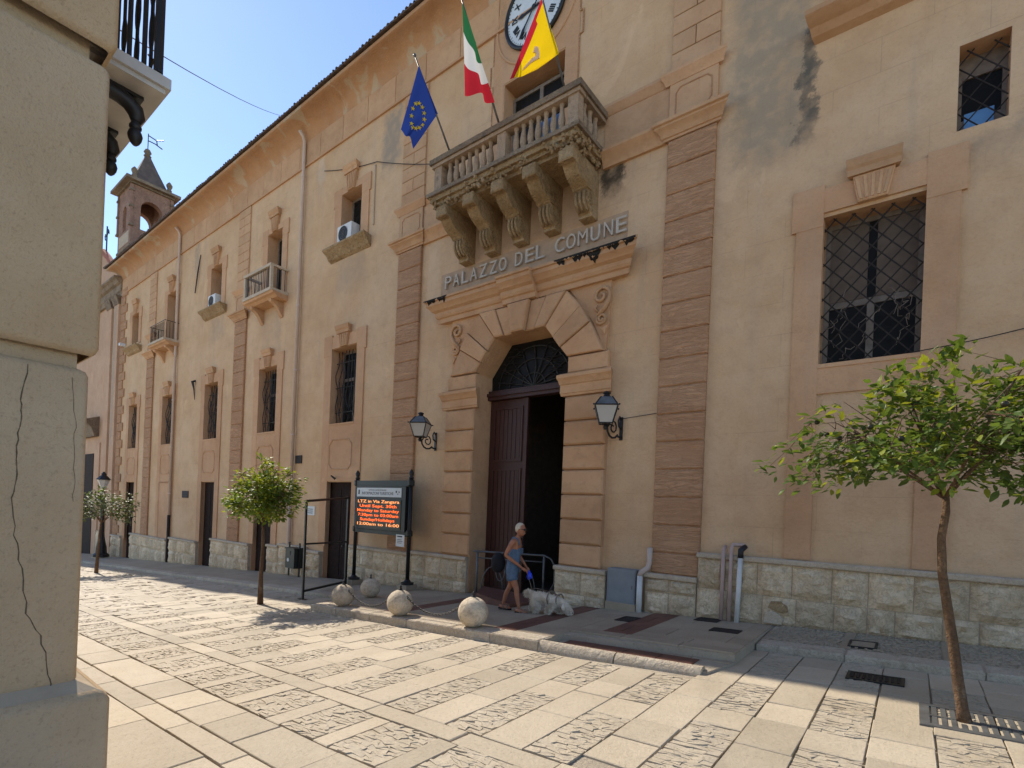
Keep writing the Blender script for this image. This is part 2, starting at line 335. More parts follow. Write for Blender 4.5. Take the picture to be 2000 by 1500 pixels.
    def build(s, name, mat, parent=None, smooth=False, origin=None, recalc=True):
        if origin is None:
            xs = [p[0] for p in s.v]; ys = [p[1] for p in s.v]; zs = [p[2] for p in s.v]
            origin = ((min(xs)+max(xs))/2,(min(ys)+max(ys))/2,min(zs))
        o = Vector(origin); me = bpy.data.meshes.new(name)
        me.from_pydata([(p[0]-o.x,p[1]-o.y,p[2]-o.z) for p in s.v],[],s.f)
        if recalc:
            bm = bmesh.new(); bm.from_mesh(me); bmesh.ops.recalc_face_normals(bm, faces=bm.faces); bm.to_mesh(me); bm.free()
        if smooth is True: me.polygons.foreach_set('use_smooth',[True]*len(me.polygons))
        elif smooth: 
            me.polygons.foreach_set('use_smooth',[True]*len(me.polygons)); me.set_sharp_from_angle(angle=math.radians(smooth))
        ob = bpy.data.objects.new(name, me); C.objects.link(ob)
        mats = mat if isinstance(mat,(list,tuple)) else [mat]
        for q in mats: me.materials.append(MAT[q])
        place(ob, o, parent); return ob
def place(ob, o, parent):
    o = Vector(o); WO[ob.name] = o
    if parent is not None: ob.parent = parent; ob.location = o - WO[parent.name]
    else: ob.location = o
def inst(src, o, parent, rotz=0.0, scale=None):
    c = src.copy(); C.objects.link(c); c.parent = None; place(c, o, parent)
    c.rotation_euler = (0,0,rotz)
    if scale: c.scale = scale
    return c
def tag(o, label, cat, group=None):
    o['label'] = label; o['category'] = cat
    if group: o['group'] = group
    return o
def thing(name, label, cat, loc, group=None):
    o = bpy.data.objects.new(name, None); C.objects.link(o); o.empty_display_size = .2; place(o, loc, None); return tag(o, label, cat, group)
def part(name, parent, loc):
    o = bpy.data.objects.new(name, None); C.objects.link(o); o.empty_display_size = .1; place(o, loc, parent); return o
def struct(o): o['kind'] = 'structure'; return o
def stuff(o): o['kind'] = 'stuff'; return o
def text(name, body, mat, parent, loc, size, xdir=(1,0,0), updir=(0,0,1), ext=.002, align='LEFT', width=None, bold=0.0, sx=1.0):
    cu = bpy.data.curves.new(name,'FONT'); cu.body = body; cu.size = size; cu.extrude = ext; cu.align_x = align; cu.offset = bold; cu.resolution_u = 3
    tmp = bpy.data.objects.new('tmp', cu); C.objects.link(tmp); bpy.context.view_layer.update()
    me = bpy.data.meshes.new_from_object(tmp.evaluated_get(bpy.context.evaluated_depsgraph_get())); me.name = name
    bpy.data.objects.remove(tmp); bpy.data.curves.remove(cu)
    xs = [v.co.x for v in me.vertices] or [0]; k = sx
    if width: k = width/(max(xs)-min(xs)); x0 = min(xs)
    X = Vector(xdir).normalized(); U = Vector(updir).normalized(); N = X.cross(U)
    for v in me.vertices:
        c = v.co.copy(); cx = (c.x-x0)*k if width else c.x*k
        v.co = X*cx+U*c.y+N*c.z
    me.materials.clear(); me.materials.append(MAT[mat]); ob = bpy.data.objects.new(name, me); C.objects.link(ob); place(ob, loc, parent); return ob
# ---------------------------------------------------------------- ground: street, slabs, rough panels, pavements
b = MB()
xs = [-90,-60,-40,-25,-14,-8,-4,0,3,8,20,45]; ys = [-35,-15,-4,0,2,4,6,9,20,40]
b.add([(x,y,G(x)-.022) for x in xs for y in ys], [(i*len(ys)+j,(i+1)*len(ys)+j,(i+1)*len(ys)+j+1,i*len(ys)+j+1) for i in range(len(xs)-1) for j in range(len(ys)-1)])
street = struct(b.build('street','grout',origin=(0,0,0),recalc=False))

slabs_far = MB(); rough = MB(); n_slab = 0
def slab(x0,x1,y0,y1,g=.0045):
    global n_slab
    j = lambda: R(-.007,.006)
    poly = [(x0+g+j(),y0+g+j()),(x1-g+j(),y0+g+j()),(x1-g+j(),y1-g+j()),(x0+g+j(),y1-g+j())]
    dz = R(-.004,.004); tx, ty = R(-.004,.004), R(-.004,.004); cx,cy = (x0+x1)/2,(y0+y1)/2
    zt = lambda x,y: G(x)+dz+tx*(x-cx)+ty*(y-cy)
    if x0 > -13.5 and n_slab < 280:
        MB().hslab(poly,zt,.025,.006).build('slab','slab',street,recalc=False); n_slab += 1
    else: slabs_far.hslab(poly,zt,.025,.006)
def roughpanel(x0,x1,y0,y1):
    far = x0 < -12
    cw, ch = (.085,.036) if not far else (.16,.11)
    nx = max(2,round((x1-x0)/cw)); ny = max(2,round((y1-y0)/ch))
    def pt(i,k):
        return (x0+(x1-x0)*min(1,max(0,(i+(R(-.42,.42) if 0<i<nx else 0)+(.5 if k%2 and 0<i<nx else 0)*.8)/nx)), y0+(y1-y0)*(k+(R(-.42,.42) if 0<k<ny else 0))/ny)
    g = [[pt(i,k) for k in range(ny+1)] for i in range(nx+1)]
    for i in range(nx):
        for k in range(ny):
            q = [g[i][k],g[i+1][k],g[i+1][k+1],g[i][k+1]]; mx = sum(p[0] for p in q)/4; my = sum(p[1] for p in q)/4
            s = R(.955,1.0); q = [(mx+(p[0]-mx)*s,my+(p[1]-my)*s) for p in q]
            h = R(-.008,.003); a,c = R(-.08,.08),R(-.14,.14)
            rough.hslab(q,lambda x,y: G(x)+h+a*(x-mx)+c*(y-my),.02,.0)
def col_main(x0,x1,kind,ya,yb):
    y = ya; k = kind
    while y < yb-.12:
        if k == 0: L = R(.95,1.2)
        else: L = R(.40,.50) if kind == 0 else R(.42,.95)
        e = min(yb,y+L)
        if yb-e < .3: e = yb
        if k == 0: roughpanel(x0+.01,x1-.01,y+.008,e-.008)
        else: slab(x0,x1,y,e)
        y = e
        k = (1-k) if kind == 0 else 1
# the columns between the long smooth strip and the raised platform
X = 1.4; i = 0; cuts = []
while X > -36:
    wdt = .41+R(-.015,.015); 
    cuts.append((X-wdt,X)); X -= wdt
for i,(x0,x1) in enumerate(cuts):
    kind = 0 if i%2 == 0 else 1
    ytop = 6.88 if x0 < -9.5 else (5.62 if x1 < -1.7 else 7.42)
    ylo = 3.10
    if x1 > -1.6: ylo = 3.3
    if x0 > -.1: ylo = 4.3
    if x0 < -20: ylo = 4.0
    if x0 < -9 and kind == 1:      # farther down the street the smooth columns are narrow
        pass
    col_main(x0,x1,kind,ylo,ytop)
# long smooth strip along the street
x = 1.2
while x > -32:
    L = R(.7,1.15); slab(x-L,x,2.87,3.09); x -= L
# below it: rough panels between short smooth slabs, then plain slabs, then the smooth walk by the corner house
x = -1.4
while x > -16:
    a = R(.50,.58); roughpanel(x-a+.01,x-.01,2.26,2.86); x -= a
    a = R(.2,.27); slab(x-a,x,2.25,2.87); x -= a
x = -2.6
while x > -13:
    a = R(.5,.85); slab(x-a,x,1.83,2.24); x -= a
x = -2.9
while x > -11:
    a = R(.8,1.2); slab(x-a,x,1.62,1.82); x -= a
x = -3.0
while x > -9:
    a = R(.9,1.5); slab(x-a,x,1.05,1.61); slab(x-a-.2,x-.2,.5,1.04); x -= a
stuff(rough.build('rough_stone','cobble',street,origin=(-6,4,0),recalc=False))
if slabs_far.v: stuff(slabs_far.build('far_slab','slab',street,origin=(-25,5,0),recalc=False))

# raised platform before the portal
PH = .13
def zp(x,y): return G(x)+PH
b = MB().hslab([(-9.42,5.86),(-1.62,6.47),(-1.62,8.84),(-9.42,8.84)],lambda x,y: G(x)+PH-.012,.3)
b.hslab([(-9.42,5.86),(-3.9,5.86),(-3.9,6.3)],lambda x,y: G(x)+PH-.012,.3)
platform = struct(b.build('platform','grout',origin=(-5,7,0)))
def tiles(parent,x0,x1,y0,y1,w,h,mat,zt,name,th=.02,gap=.004):
    y = y0
    row = 0
    while y < y1-.05:
        e = min(y1,y+h); x = x0 - (row%2)*w*.5
        while x < x1-.02:
            f = min(x1,x+w); xa = max(x,x0)
            if f-xa > .04:
                d = R(-.002,.002)
                MB().hslab([(xa+gap,y+gap),(f-gap,y+gap),(f-gap,e-gap),(xa+gap,e-gap)],lambda px,py: zt(px,py)+d,th,.003).build(name,mat,parent,recalc=False)
            x += w
        y = e; row += 1
# kerb stones of the platform's front
xk = -9.42
while xk < -3.95:
    L = min(R(.75,1.1),-3.9-xk); 
    if -3.9-(xk+L) < .3: L = -3.9-xk
    MB().hslab([(xk+.004,5.66+R(-.006,.006)),(xk+L-.004,5.66+R(-.006,.006)),(xk+L-.004,6.0),(xk+.004,6.0)],lambda x,y: G(x)+PH+.002,.19,.018).build('kerb_stone','kerb',platform,recalc=False); xk += L
bands = [(-9.42,-7.55,'w'),(-7.55,-7.15,'r'),(-7.15,-4.95,'w'),(-4.95,-4.55,'r'),(-4.55,-3.52,'w'),(-3.52,-3.08,'r'),(-3.08,-1.64,'w')]
for x0,x1,k in bands:
    y0 = 6.01
    if x0 >= -3.9: y0 = 6.48
    if k == 'w':
        if x0 < -3.9 < x1: tiles(platform,x0,-3.9,6.01,8.84,.8,.55,'walk',zp,'paving_tile'); tiles(platform,-3.9,x1,6.48,8.84,.8,.55,'walk',zp,'paving_tile')
        else: tiles(platform,x0,x1,y0,8.84,.8,.55,'walk',zp,'paving_tile')
    else: tiles(platform,x0,x1,y0,8.84,x1-x0,.45,'redtile',zp,'red_tile')
# lower ramp strip between the step and the rounded kerb
ramp = struct(MB().hslab([(-3.9,5.8),(-1.75,5.88),(-1.62,6.46),(-3.9,6.46)],lambda x,y: G(x)+.03,.2).build('ramp_strip','grout',origin=(-2.8,6,0)))
zr = lambda x,y: G(x)+.042
tiles(ramp,-3.78,-1.98,5.93,6.33,.45,.4,'redtile',zr,'red_tile'); tiles(ramp,-3.9,-1.64,6.34,6.46,.9,.12,'walk',zr,'paving_tile')
for x0,x1 in ((-3.9,-2.83),(-2.82,-1.8)):
    y0,y1 = 5.66+(x0+3.9)*.065,5.66+(x1+3.9)*.065; b = MB()
    pr = [(0,0),(.02,.055),(.05,.082),(.10,.09),(.155,.075),(.18,.04),(.18,-.1),(0,-.1)]
    n = len(pr); v = []
    for xx,yy,k in ((x0+.004,y0,1.0),(x1-.004,y1,1.0 if x1 < -2 else .8)):
        v += [(xx,yy+p[0],G(xx)+(PH if xx < -3.8 else .1)*p[1]/.09*k) for p in pr]
    b.add(v,[(i,(i+1)%n,(i+1)%n+n,i+n) for i in range(n)]+[tuple(range(n-1,-1,-1)),tuple(range(n,2*n))]); b.build('kerb_stone','kerb',ramp,smooth=40)
# step edge stones
x = -3.9
while x < -1.7:
    L = min(.8,-1.62-x); MB().hslab([(x+.003,6.47),(x+L-.003,6.47),(x+L-.003,6.70),(x+.003,6.70)],lambda px,py: G(px)+PH+.016,.16,.012).build('step_stone','walk',platform,recalc=False); x += L

# pavement to the right: kerb, cobbles
def zw(x,y): return G(x)+.085+.06*(y-7.45)/1.4
pav = struct(MB().hslab([(-1.61,7.46),(9,7.46),(9,8.86),(-1.61,8.86)],lambda x,y: zw(x,y)-.015,.3).build('pavement','grout',origin=(0,8,0)))
x = -1.6
while x < 3.5:
    L = R(.9,1.5); MB().hslab([(x+.006,7.44),(x+L-.006,7.44),(x+L-.006,7.74),(x+.006,7.74)],zw,.2,.018).build('kerb_stone','kerb',pav,recalc=False); x += L
rb = MB()
def pebbles(x0,x1,y0,y1,s):
    n = int((x1-x0)*(y1-y0)/(s*s*.62))
    for _ in range(n):
        cx,cy = R(x0,x1),R(y0,y1); r = s*R(.35,.6); a0 = R(0,6.28); q = [(cx+r*R(.8,1.15)*math.cos(a0+k*1.2566),cy+r*.7*math.sin(a0+k*1.2566)) for k in range(5)]
        h = R(.0,.012); rb.hslab(q,lambda x,y: zw(x,y)+h-.006,.02,.004)
xx = -1.58
while xx < 3:
    pebbles(xx,xx+.86,7.78,8.80,.055); MB().hslab([(xx+.88,7.76),(xx+1.0,7.76),(xx+1.0,8.84),(xx+.88,8.84)],zw,.03,.005).build('paving_strip','walk',pav,recalc=False); xx += 1.02
stuff(rb.build('cobble','walk',pav,origin=(0,8,0),recalc=False))
# pavement to the left
def zl(x,y): return G(x)+.085+.05*(y-6.9)/1.9
pavl = struct(MB().hslab([(-60,6.92),(-9.43,6.92),(-9.43,8.86),(-60,8.86)],lambda x,y: zl(x,y)-.012,.3).build('pavement','grout',origin=(-25,8,0)))
x = -9.44
while x > -38:
    L = R(.9,1.4); MB().hslab([(x-L+.005,6.90),(x-.005,6.90),(x-.005,7.18),(x-L+.005,7.18)],zl,.2,.015).build('kerb_stone','kerb',pavl,recalc=False); x -= L
tiles(pavl,-17.0,-9.44,7.2,8.84,.9,.55,'walk',zl,'paving_tile')
fb = MB(); y = 7.2
while y < 8.8:
    x = -17.0
    while x > -40: fb.hslab([(x-.9,y),(x-.008,y),(x-.008,y+.54),(x-.9,y+.54)],lambda px,py: zl(px,py)+R(0,.002),.02,.003); x -= .905
    y += .545
stuff(fb.build('far_paving','walk',pavl,origin=(-28,8,0),recalc=False))

# covers and grates lying in the ground
def cover(name,label,poly,zt,mat='iron',slots=0,frame=None,group=None):
    t = thing(name,label,'cover' if 'cover' in name else 'grate',(sum(p[0] for p in poly)/4,sum(p[1] for p in poly)/4,zt(*poly[0])),group)
    MB().hslab(poly,lambda x,y: zt(x,y)+.006,.02).build('plate',mat,t)
    (x0,y0),(x1,_),(_,y1),_ = poly
    fm = MB()
    for q in ([(x0-.03,y0-.03),(x1+.03,y0-.03),(x1+.03,y0),(x0-.03,y0)],[(x0-.03,y1),(x1+.03,y1),(x1+.03,y1+.03),(x0-.03,y1+.03)],[(x0-.03,y0),(x0,y0),(x0,y1),(x0-.03,y1)],[(x1,y0),(x1+.03,y0),(x1+.03,y1),(x1,y1)]): fm.hslab(q,lambda x,y: zt(x,y)+.012,.02)
    fm.build('rim',frame or mat,t)
    for k in range(slots):
        xa = x0+(x1-x0)*(k+.25)/slots; xb = x0+(x1-x0)*(k+.75)/slots
        MB().hslab([(xa,y0+.03),(xb,y0+.03),(xb,y1-.03),(xa,y1-.03)],lambda x,y: zt(x,y)+.016,.012).build('bar','rust',t)
    return t
Q = lambda x0,x1,y0,y1: [(x0,y0),(x1,y0),(x1,y1),(x0,y1)]
cover('drain_cover','dark square drain cover beside the red tile strip on the platform',Q(-3.74,-3.53,7.66,8.02),zp,'rust')
cover('drain_cover','dark drain cover close to the white wall pipes',Q(-2.72,-2.42,8.42,8.66),zp,'rust')
cover('drain_cover','dark drain cover nearest the platform step edge',Q(-2.27,-1.93,7.72,7.92),zp,'rust')
cover('meter_cover','small pale framed meter cover among the pavement cobbles',Q(-.59,-.34,7.9,8.2),zw,'walk',frame='iron')
cover('gutter_grate','narrow dark gutter grate in the shaded street below the kerb',Q(-.5,-.05,6.66,6.94),lambda x,y: G(x),'black',slots=9)
from mathutils import noise as NZ
# ---------------------------------------------------------------- the town hall
hall = thing('town_hall','long ochre stucco town hall with carved portal, clock and stone balcony','building',(-16.0,FY+.2,-.6))
XL, XR, ZT = -34.7, 9.0, 13.36
BAYS = [-13.42,-17.97,-22.6,-27.33,-32.12]
holes = []
holes.append((-1.205,-.005,3.97,6.2))
for c in BAYS: holes.append((c-.63,c+.63,3.98,6.25))
UPW = {-13.35:(9.42,10.86),-22.53:(9.42,10.98),-32.25:(9.5,11.0)}
for c,(a,z) in UPW.items(): holes.append((c-.5,c+.5,a,z))
UPB = {-17.83:(8.66,10.97),-27.3:(8.66,10.99)}
for c,(a,z) in UPB.items(): holes.append((c-.5,c+.5,a,z))
BD = (-7.62,-6.0,8.72,11.23); holes.append(BD)
LOWD = [(-14.14,-12.72),(-18.72,-17.4),(-23.3,-21.9),(-33.0,-31.5)]
for x0,x1 in LOWD: holes.append((x0,x1,G(x0)+.10,2.24))
holes.append((.28,.78,6.87,8.0))
PX0,PX1 = -8.03,-5.58; PC = (PX0+PX1)/2
holes.append((PX0,PX1,G(PX0)+.1,5.44))
xs = sorted(set([XL,XR]+[h[0] for h in holes]+[h[1] for h in holes])); zs = sorted(set([-3.0,ZT]+[h[2] for h in holes]+[h[3] for h in holes]))
b = MB(); vid = {}
def vv(x,z):
    k = (round(x,4),round(z,4))
    if k not in vid: vid[k] = len(b.v); b.v.append((x,FY,z))
    return vid[k]
for i in range(len(xs)-1):
    for j in range(len(zs)-1):
        cx,cz = (xs[i]+xs[i+1])/2,(zs[j]+zs[j+1])/2
        if any(h[0]<cx<h[1] and h[2]<cz<h[3] for h in holes): continue
        b.f.append((vv(xs[i],zs[j]),vv(xs[i+1],zs[j]),vv(xs[i+1],zs[j+1]),vv(xs[i],zs[j+1])))
ARCH = [(PX0,4.73),(PX0+.56,5.44),(PX1-.56,5.44),(PX1,4.73)]
b.add([(PX0,FY,4.73),(PX0+.56,FY,5.44),(PX0,FY,5.44)],[(0,1,2)]); b.add([(PX1,FY,4.73),(PX1,FY,5.44),(PX1-.56,FY,5.44)],[(0,1,2)])
b.build('wall','stucco',hall,recalc=False)
RD = .42
for h in holes[:-1]:
    x0,x1,z0,z1 = h; r = MB()
    d = RD if h is not BD else .45
    r.add([(x0,FY,z0),(x1,FY,z0),(x1,FY,z1),(x0,FY,z1),(x0,FY+d,z0),(x1,FY+d,z0),(x1,FY+d,z1),(x0,FY+d,z1)],[(0,1,5,4),(1,2,6,5),(2,3,7,6),(3,0,4,7)])
    r.build('reveal','band',hall,recalc=False)
r = MB(); zb = G(PX0)+.1; pl = [(PX0,zb)]+ARCH+[(PX1,zb)]; n = len(pl)
r.add([(x,FY-.02,z) for x,z in pl]+[(x,FY+.62,z) for x,z in pl],[(i,i+1,i+1+n,i+n) for i in range(n-1)]); r.build('portal_reveal','ochre',hall,recalc=False)
# closed body behind the front, with the dark passage inside the portal
b = MB(); b.add([(XL,FY,-3),(XL,FY+9,-3),(XL,FY+9,ZT+.5),(XL,FY,ZT+.5),(XR,FY,-3),(XR,FY+9,-3),(XR,FY+9,ZT+.5),(XR,FY,ZT+.5)],[(0,1,2,3),(4,7,6,5),(1,5,6,2)]); b.build('rear_wall','stucco',hall,recalc=False)
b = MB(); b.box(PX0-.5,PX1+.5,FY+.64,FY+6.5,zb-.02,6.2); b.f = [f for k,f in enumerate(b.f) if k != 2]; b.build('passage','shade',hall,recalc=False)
MB().box(PX0+.02,PX1-.02,FY+.0,FY+.66,zb-.2,zb+.03).build('threshold','walk',hall)
# roof and hollow cornice
pr = [(0,ZT-.02)]+[(.02+.60*(1-math.cos(a))**1.0, ZT+.42*math.sin(a)) for a in [math.radians(d) for d in range(10,91,10)]]+[(.64,ZT+.43),(.64,ZT+.52),(0,ZT+.52)]
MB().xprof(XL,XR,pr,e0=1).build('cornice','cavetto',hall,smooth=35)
b = MB(); b.add([(XL-.75,FY-.72,ZT+.535),(XR,FY-.72,ZT+.535),(XR,FY+5,ZT+2.2),(XL-.75,FY+5,ZT+2.2),(XL-.75,FY-.72,ZT+.585),(XR,FY-.72,ZT+.585),(XR,FY+5,ZT+2.26),(XL-.75,FY+5,ZT+2.26),(XL-.75,FY+10,ZT+.5),(XR,FY+10,ZT+.5)],[(0,1,2,3),(4,5,6,7),(0,1,5,4),(0,4,7,3),(1,2,6,5),(6,7,8,9)])
b.build('roof','roof',hall,recalc=False)
b = MB(); x = XL-.7
while x < 2.0:
    r_ = .04+R(-.008,.008); y0 = FY-.735+R(-.015,.015); z0 = ZT+.565+R(-.01,.015); n = 5
    v = []
    for yy,zz_ in ((y0,z0),(y0+.5,z0+.14)):
        for k in range(n+1): a = math.pi*k/n; v.append((x+r_*math.cos(a),yy,zz_+r_*math.sin(a)*.9))
    b.add(v,[(k,k+1,k+n+2,k+n+1) for k in range(n)]+[tuple(range(n+1))]); x += .15+R(-.01,.01)
stuff(b.build('roof_tiles','roof',hall,origin=(-16,FY,ZT),recalc=False))
# frieze blocks under the cornice
x = XL+.02
while x < 2.5:
    L = 1.22; MB().block(x+.008,x+L-.008,12.58,13.33,-.01,.035,.012).build('frieze_block','upblock',hall); x += L
MB().fbox(XL,3,12.52,12.57,0,.055).build('frieze_moulding','band',hall)

# pilasters: carved blocks below, brick-patterned blocks above, capitals between
def pilaster(xc,zbot,wide=.45):
    p = part('pilaster',hall,(xc,FY,zbot)); x0,x1 = xc-wide,xc+wide
    z = 8.31; hb = .488
    while z > zbot+.12:
        lo = max(zbot,z-hb); MB().block(x0,x1,lo+.009,z-.009,-.01,.075,.018).build('block','block',p); z = lo
    MB().fbox(x0+.02,x1-.02,zbot,8.32,0,.045).build('backing','block',p)
    caps = [(0,8.31),(.085,8.31),(.085,8.35),(.11,8.36),(.13,8.42),(.17,8.47),(.21,8.50),(.21,8.53),(.25,8.545),(.25,8.60),(0,8.61)]
    MB().xprof(x0,x1,caps,1,1).build('capital','ochre',p,smooth=25)
    MB().fbox(x0,x1,8.61,9.3,0,.07).build('pedestal_panel','upblock',p)
    fr = MB(); q = [(x0+.12,8.72),(x1-.18,8.72),(x1-.10,8.80),(x1-.10,9.12),(x1-.18,9.20),(x0+.20,9.20),(x0+.12,9.12)]; n = len(q)
    for i in range(n):
        a,c = Vector((q[i][0],0,q[i][1])),Vector((q[(i+1)%n][0],0,q[(i+1)%n][1])); fr.tube([(a.x,FY-.07,a.z),(c.x,FY-.07,c.z)],.014,5)
    fr.build('panel_moulding','block',p)
    MB().xprof(x0,x1,[(0,9.3),(.08,9.3),(.10,9.36),(.14,9.42),(.155,9.45),(.155,9.5),(0,9.51)],1,1).build('upper_moulding','band',p,smooth=25)
    z = 9.53; row = 0
    while z < 12.45:
        e = min(12.5,z+.335)
        if row%2: 
            for a,c in ((x0,xc),(xc,x1)): MB().block(a+.006,c-.006,z+.006,e-.006,-.01,.05,.008).build('upper_block','upblock',p)
        else: MB().block(x0+.006,x1-.006,z+.006,e-.006,-.01,.05,.008).build('upper_block','upblock',p)
        z = e; row += 1
    return p
pilaster(-3.25,.62,.42); pilaster(-10.6,.30); pilaster(-20.18,-.15); pilaster(-29.75,-.65)
# the string course between the two central pilasters
for a,c in ((-10.14,-8.87),(-4.97,-3.69)):
    MB().xprof(a,c,[(0,8.31),(.06,8.31),(.09,8.42),(.14,8.48),(.16,8.5),(.20,8.545),(.20,8.60),(0,8.61)]).build('string_course','ochre',hall,smooth=25)
    MB().fbox(a,c,8.61,9.32,0,.03).build('frieze_panel','upblock',hall)
    MB().xprof(a,c,[(0,9.32),(.04,9.32),(.10,9.42),(.115,9.45),(.115,9.5),(0,9.51)]).build('upper_course','band',hall,smooth=25)
# quoins at the far corner
z = -1.9; k = 0
while z < 12.4:
    h = .46; wd = .95 if k%2 else .62; MB().block(XL+.02,XL+.02+wd,z+.01,z+h-.01,-.01,.05,.015).build('quoin','block',hall); z += h; k += 1

# window surrounds
def surround(xc,hw,z0,ztop,zear,panel=True,wside=.36,legs=True):
    s = part('surround',hall,(xc,FY,z0)); o = .035
    for sg in (-1,1):
        a,c = xc+sg*hw,xc+sg*(hw+wside); a,c = min(a,c),max(a,c)
        MB().fbox(a,c,z0,zear-.62,0,o).build('jamb','band',s)
        e = .06; a2,c2 = (a-e,c) if sg < 0 else (a,c+e)
        MB().fbox(a2,c2,zear-.62,zear,0,o+.006).build('ear','band',s)
    return s
def keystone(xc,z0,z1,s,wb=.175,wt=.25):
    MB().prism([(xc-wb,z0),(xc+wb,z0),(xc+wt,z1),(xc-wt,z1)],0,.09,.012).build('keystone','ochre',s)
    for i in range(5):
        a = -1+.4*i+.2; MB().prism([(xc+a*wb-.018,z0+.03),(xc+a*wb+.018,z0+.03),(xc+a*wt+.02,z1-.03),(xc+a*wt-.02,z1-.03)],.09,.105).build('flute','ochre',s)
    MB().xprof(xc-wt-.03,xc+wt+.03,[(0,z1),(.12,z1),(.125,z1+.08),(.15,z1+.12),(.17,z1+.20),(.17,z1+.225),(0,z1+.23)],.3,.3).build('keystone_cap','ochre',s)
def octo(xc,hw,z0,z1,parent,c=.15):
    q = [(xc-hw+c,z0),(xc+hw-c,z0),(xc+hw,z0+c),(xc+hw,z1-c),(xc+hw-c,z1),(xc-hw+c,z1),(xc-hw,z1-c),(xc-hw,z0+c)]; fr = MB(); n = 8
    for i in range(n): fr.tube([(q[i][0],FY-.03,q[i][1]),(q[(i+1)%n][0],FY-.03,q[(i+1)%n][1])],.026,5)
    fr.build('apron_moulding','band',parent)
for xc,hw in [(-.605,.6)]+[(c,.63) for c in BAYS]:
    zb_ = 1.06 if xc > -2 else G(xc)+1.05
    s = surround(xc,hw,zb_,6.68,6.68)
    MB().fbox(xc-hw,xc+hw,6.26,6.62,0,.035).build('head','band',s)
    MB().fbox(xc-hw,xc+hw,2.26 if xc < -2 else 3.55,3.96,0,.03).build('apron','band',s)
    if xc < -2: octo(xc,.56,2.62,3.5,s)
    keystone(xc,6.255,6.64,s)
    MB().fbox(xc-hw,xc+hw,3.93,3.99,-.36,.045).build('sill','band',s)
for c,(a,z) in list(UPW.items())+list(UPB.items()):
    s = part('upper_surround',hall,(c,FY,a)); up_ = c in UPB
    for sg in (-1,1):
        x0,x1 = sorted((c+sg*.5,c+sg*.84)); MB().fbox(x0,x1,a-.1,z-.28,0,.035).build('jamb','band',s)
        x0,x1 = sorted((c+sg*.5,c+sg*.90)); MB().fbox(x0,x1,z-.28,z+.22,0,.04).build('ear','band',s)
    MB().fbox(c-.5,c+.5,z+.005,z+.2,0,.037).build('head','band',s)
    keystone(c,z+.01,z+.50,s,.16,.26)
    if not up_:
        MB().xprof(c-.98,c+.98,[(-.3,9.24),(.30,9.26),(.30,9.21),(.24,9.15),(.17,9.10),(.10,8.98),(0,8.92),(-.3,8.92)],.15,.15).build('sill','worn',s,smooth=25)
# sill of the upper window at the right
MB().xprof(-1.42,2.2,[(0,9.22),(.33,9.22),(.33,9.15),(.26,9.08),(.17,9.04),(.10,8.95),(0,8.9)],.3,0).build('window_sill','ochre',hall,smooth=25)
MB().fbox(-1.3,2,9.24,10.8,0,.035).build('surround_panel','upblock',hall)

# window fillings
def window(xc,hw,z0,z1,depth,cross=True,mat='frame',mid=None):
    wn = part('window',hall,(xc,FY+depth,z0)); y = FY+depth; f = MB()
    f.box(xc-hw,xc+hw,y-.03,y+.04,z0,z0+.07); f.box(xc-hw,xc+hw,y-.03,y+.04,z1-.07,z1); f.box(xc-hw,xc-hw+.07,y-.03,y+.04,z0+.07,z1-.07); f.box(xc+hw-.07,xc+hw,y-.03,y+.04,z0+.07,z1-.07)
    f.build('frame',mat,wn)
    zm = mid if mid else z0+(z1-z0)*.62
    if cross: MB().box(xc-hw+.07,xc+hw-.07,y-.025,y+.03,zm-.045,zm+.045).build('transom',mat,wn); 
    MB().box(xc-.045,xc+.045,y-.035,y+.032,z0+.07,(zm-.045) if cross else z1-.07).build('mullion',mat,wn)
    for a,c in ((xc-hw+.07,xc-.045),(xc+.045,xc+hw-.07)): MB().box(a,c,y,y+.012,z0+.07,(zm-.045) if cross else z1-.07).build('pane','glass',wn)
    if cross: MB().box(xc-hw+.07,xc+hw-.07,y,y+.012,zm+.045,z1-.07).build('pane','glass',wn)
    return wn
wr = window(-.605,.6,3.97,6.2,.36,True,'paint',4.95)
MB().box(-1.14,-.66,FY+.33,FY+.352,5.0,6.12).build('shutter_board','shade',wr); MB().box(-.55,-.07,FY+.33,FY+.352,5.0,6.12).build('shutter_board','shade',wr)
# diamond lattice
def lattice(xc,hw,z0,z1,y,step,r,parent,name='grille'):
    g = MB(); w2 = hw; h = z1-z0; sl = 1.12
    def clip(c,sg):          # line z = c + sg*sl*x over box
        pts = []
        for x in (-w2,w2):
            z = c+sg*sl*x
            if 0 <= z <= h: pts.append((x,z))
        for z in (0,h):
            x = (z-c)/(sg*sl)
            if -w2 < x < w2: pts.append((x,z))
        return pts[:2] if len(pts) >= 2 else None
    c = -sl*w2
    while c < h+sl*w2:
        for sg in (-1,1):
            p = clip(c,sg)
            if p: 
                k = .0 if sg < 0 else .014
                g.tube([(xc+p[0][0],y+k,z0+p[0][1]),(xc+p[1][0],y+k,z0+p[1][1])],r,5)
        c += step
    g.build(name,'rust',parent)
lattice(-.605,.6,3.97,6.2,FY+.10,.262,.0105,wr)
b = MB()
for _ in range(16):
    x,z = R(-1.1,-.1),R(4.05,4.7); pts = [(x,FY+.12,z)]
    for k in range(7): x += R(-.06,.08); z += R(-.03,.13); pts.append((min(-.05,max(-1.18,x)),FY+.11+R(-.03,.03),z))
    b.tube(pts,.004,4)
b.build('dry_vine','frame',wr)
ws = part('window',hall,(.53,FY+.3,6.87)); MB().box(.28,.78,FY+.30,FY+.34,6.87,7.16).build('lower_rail','frame',ws); MB().box(.32,.74,FY+.33,FY+.35,6.9,7.95).build('pane','glass',ws)
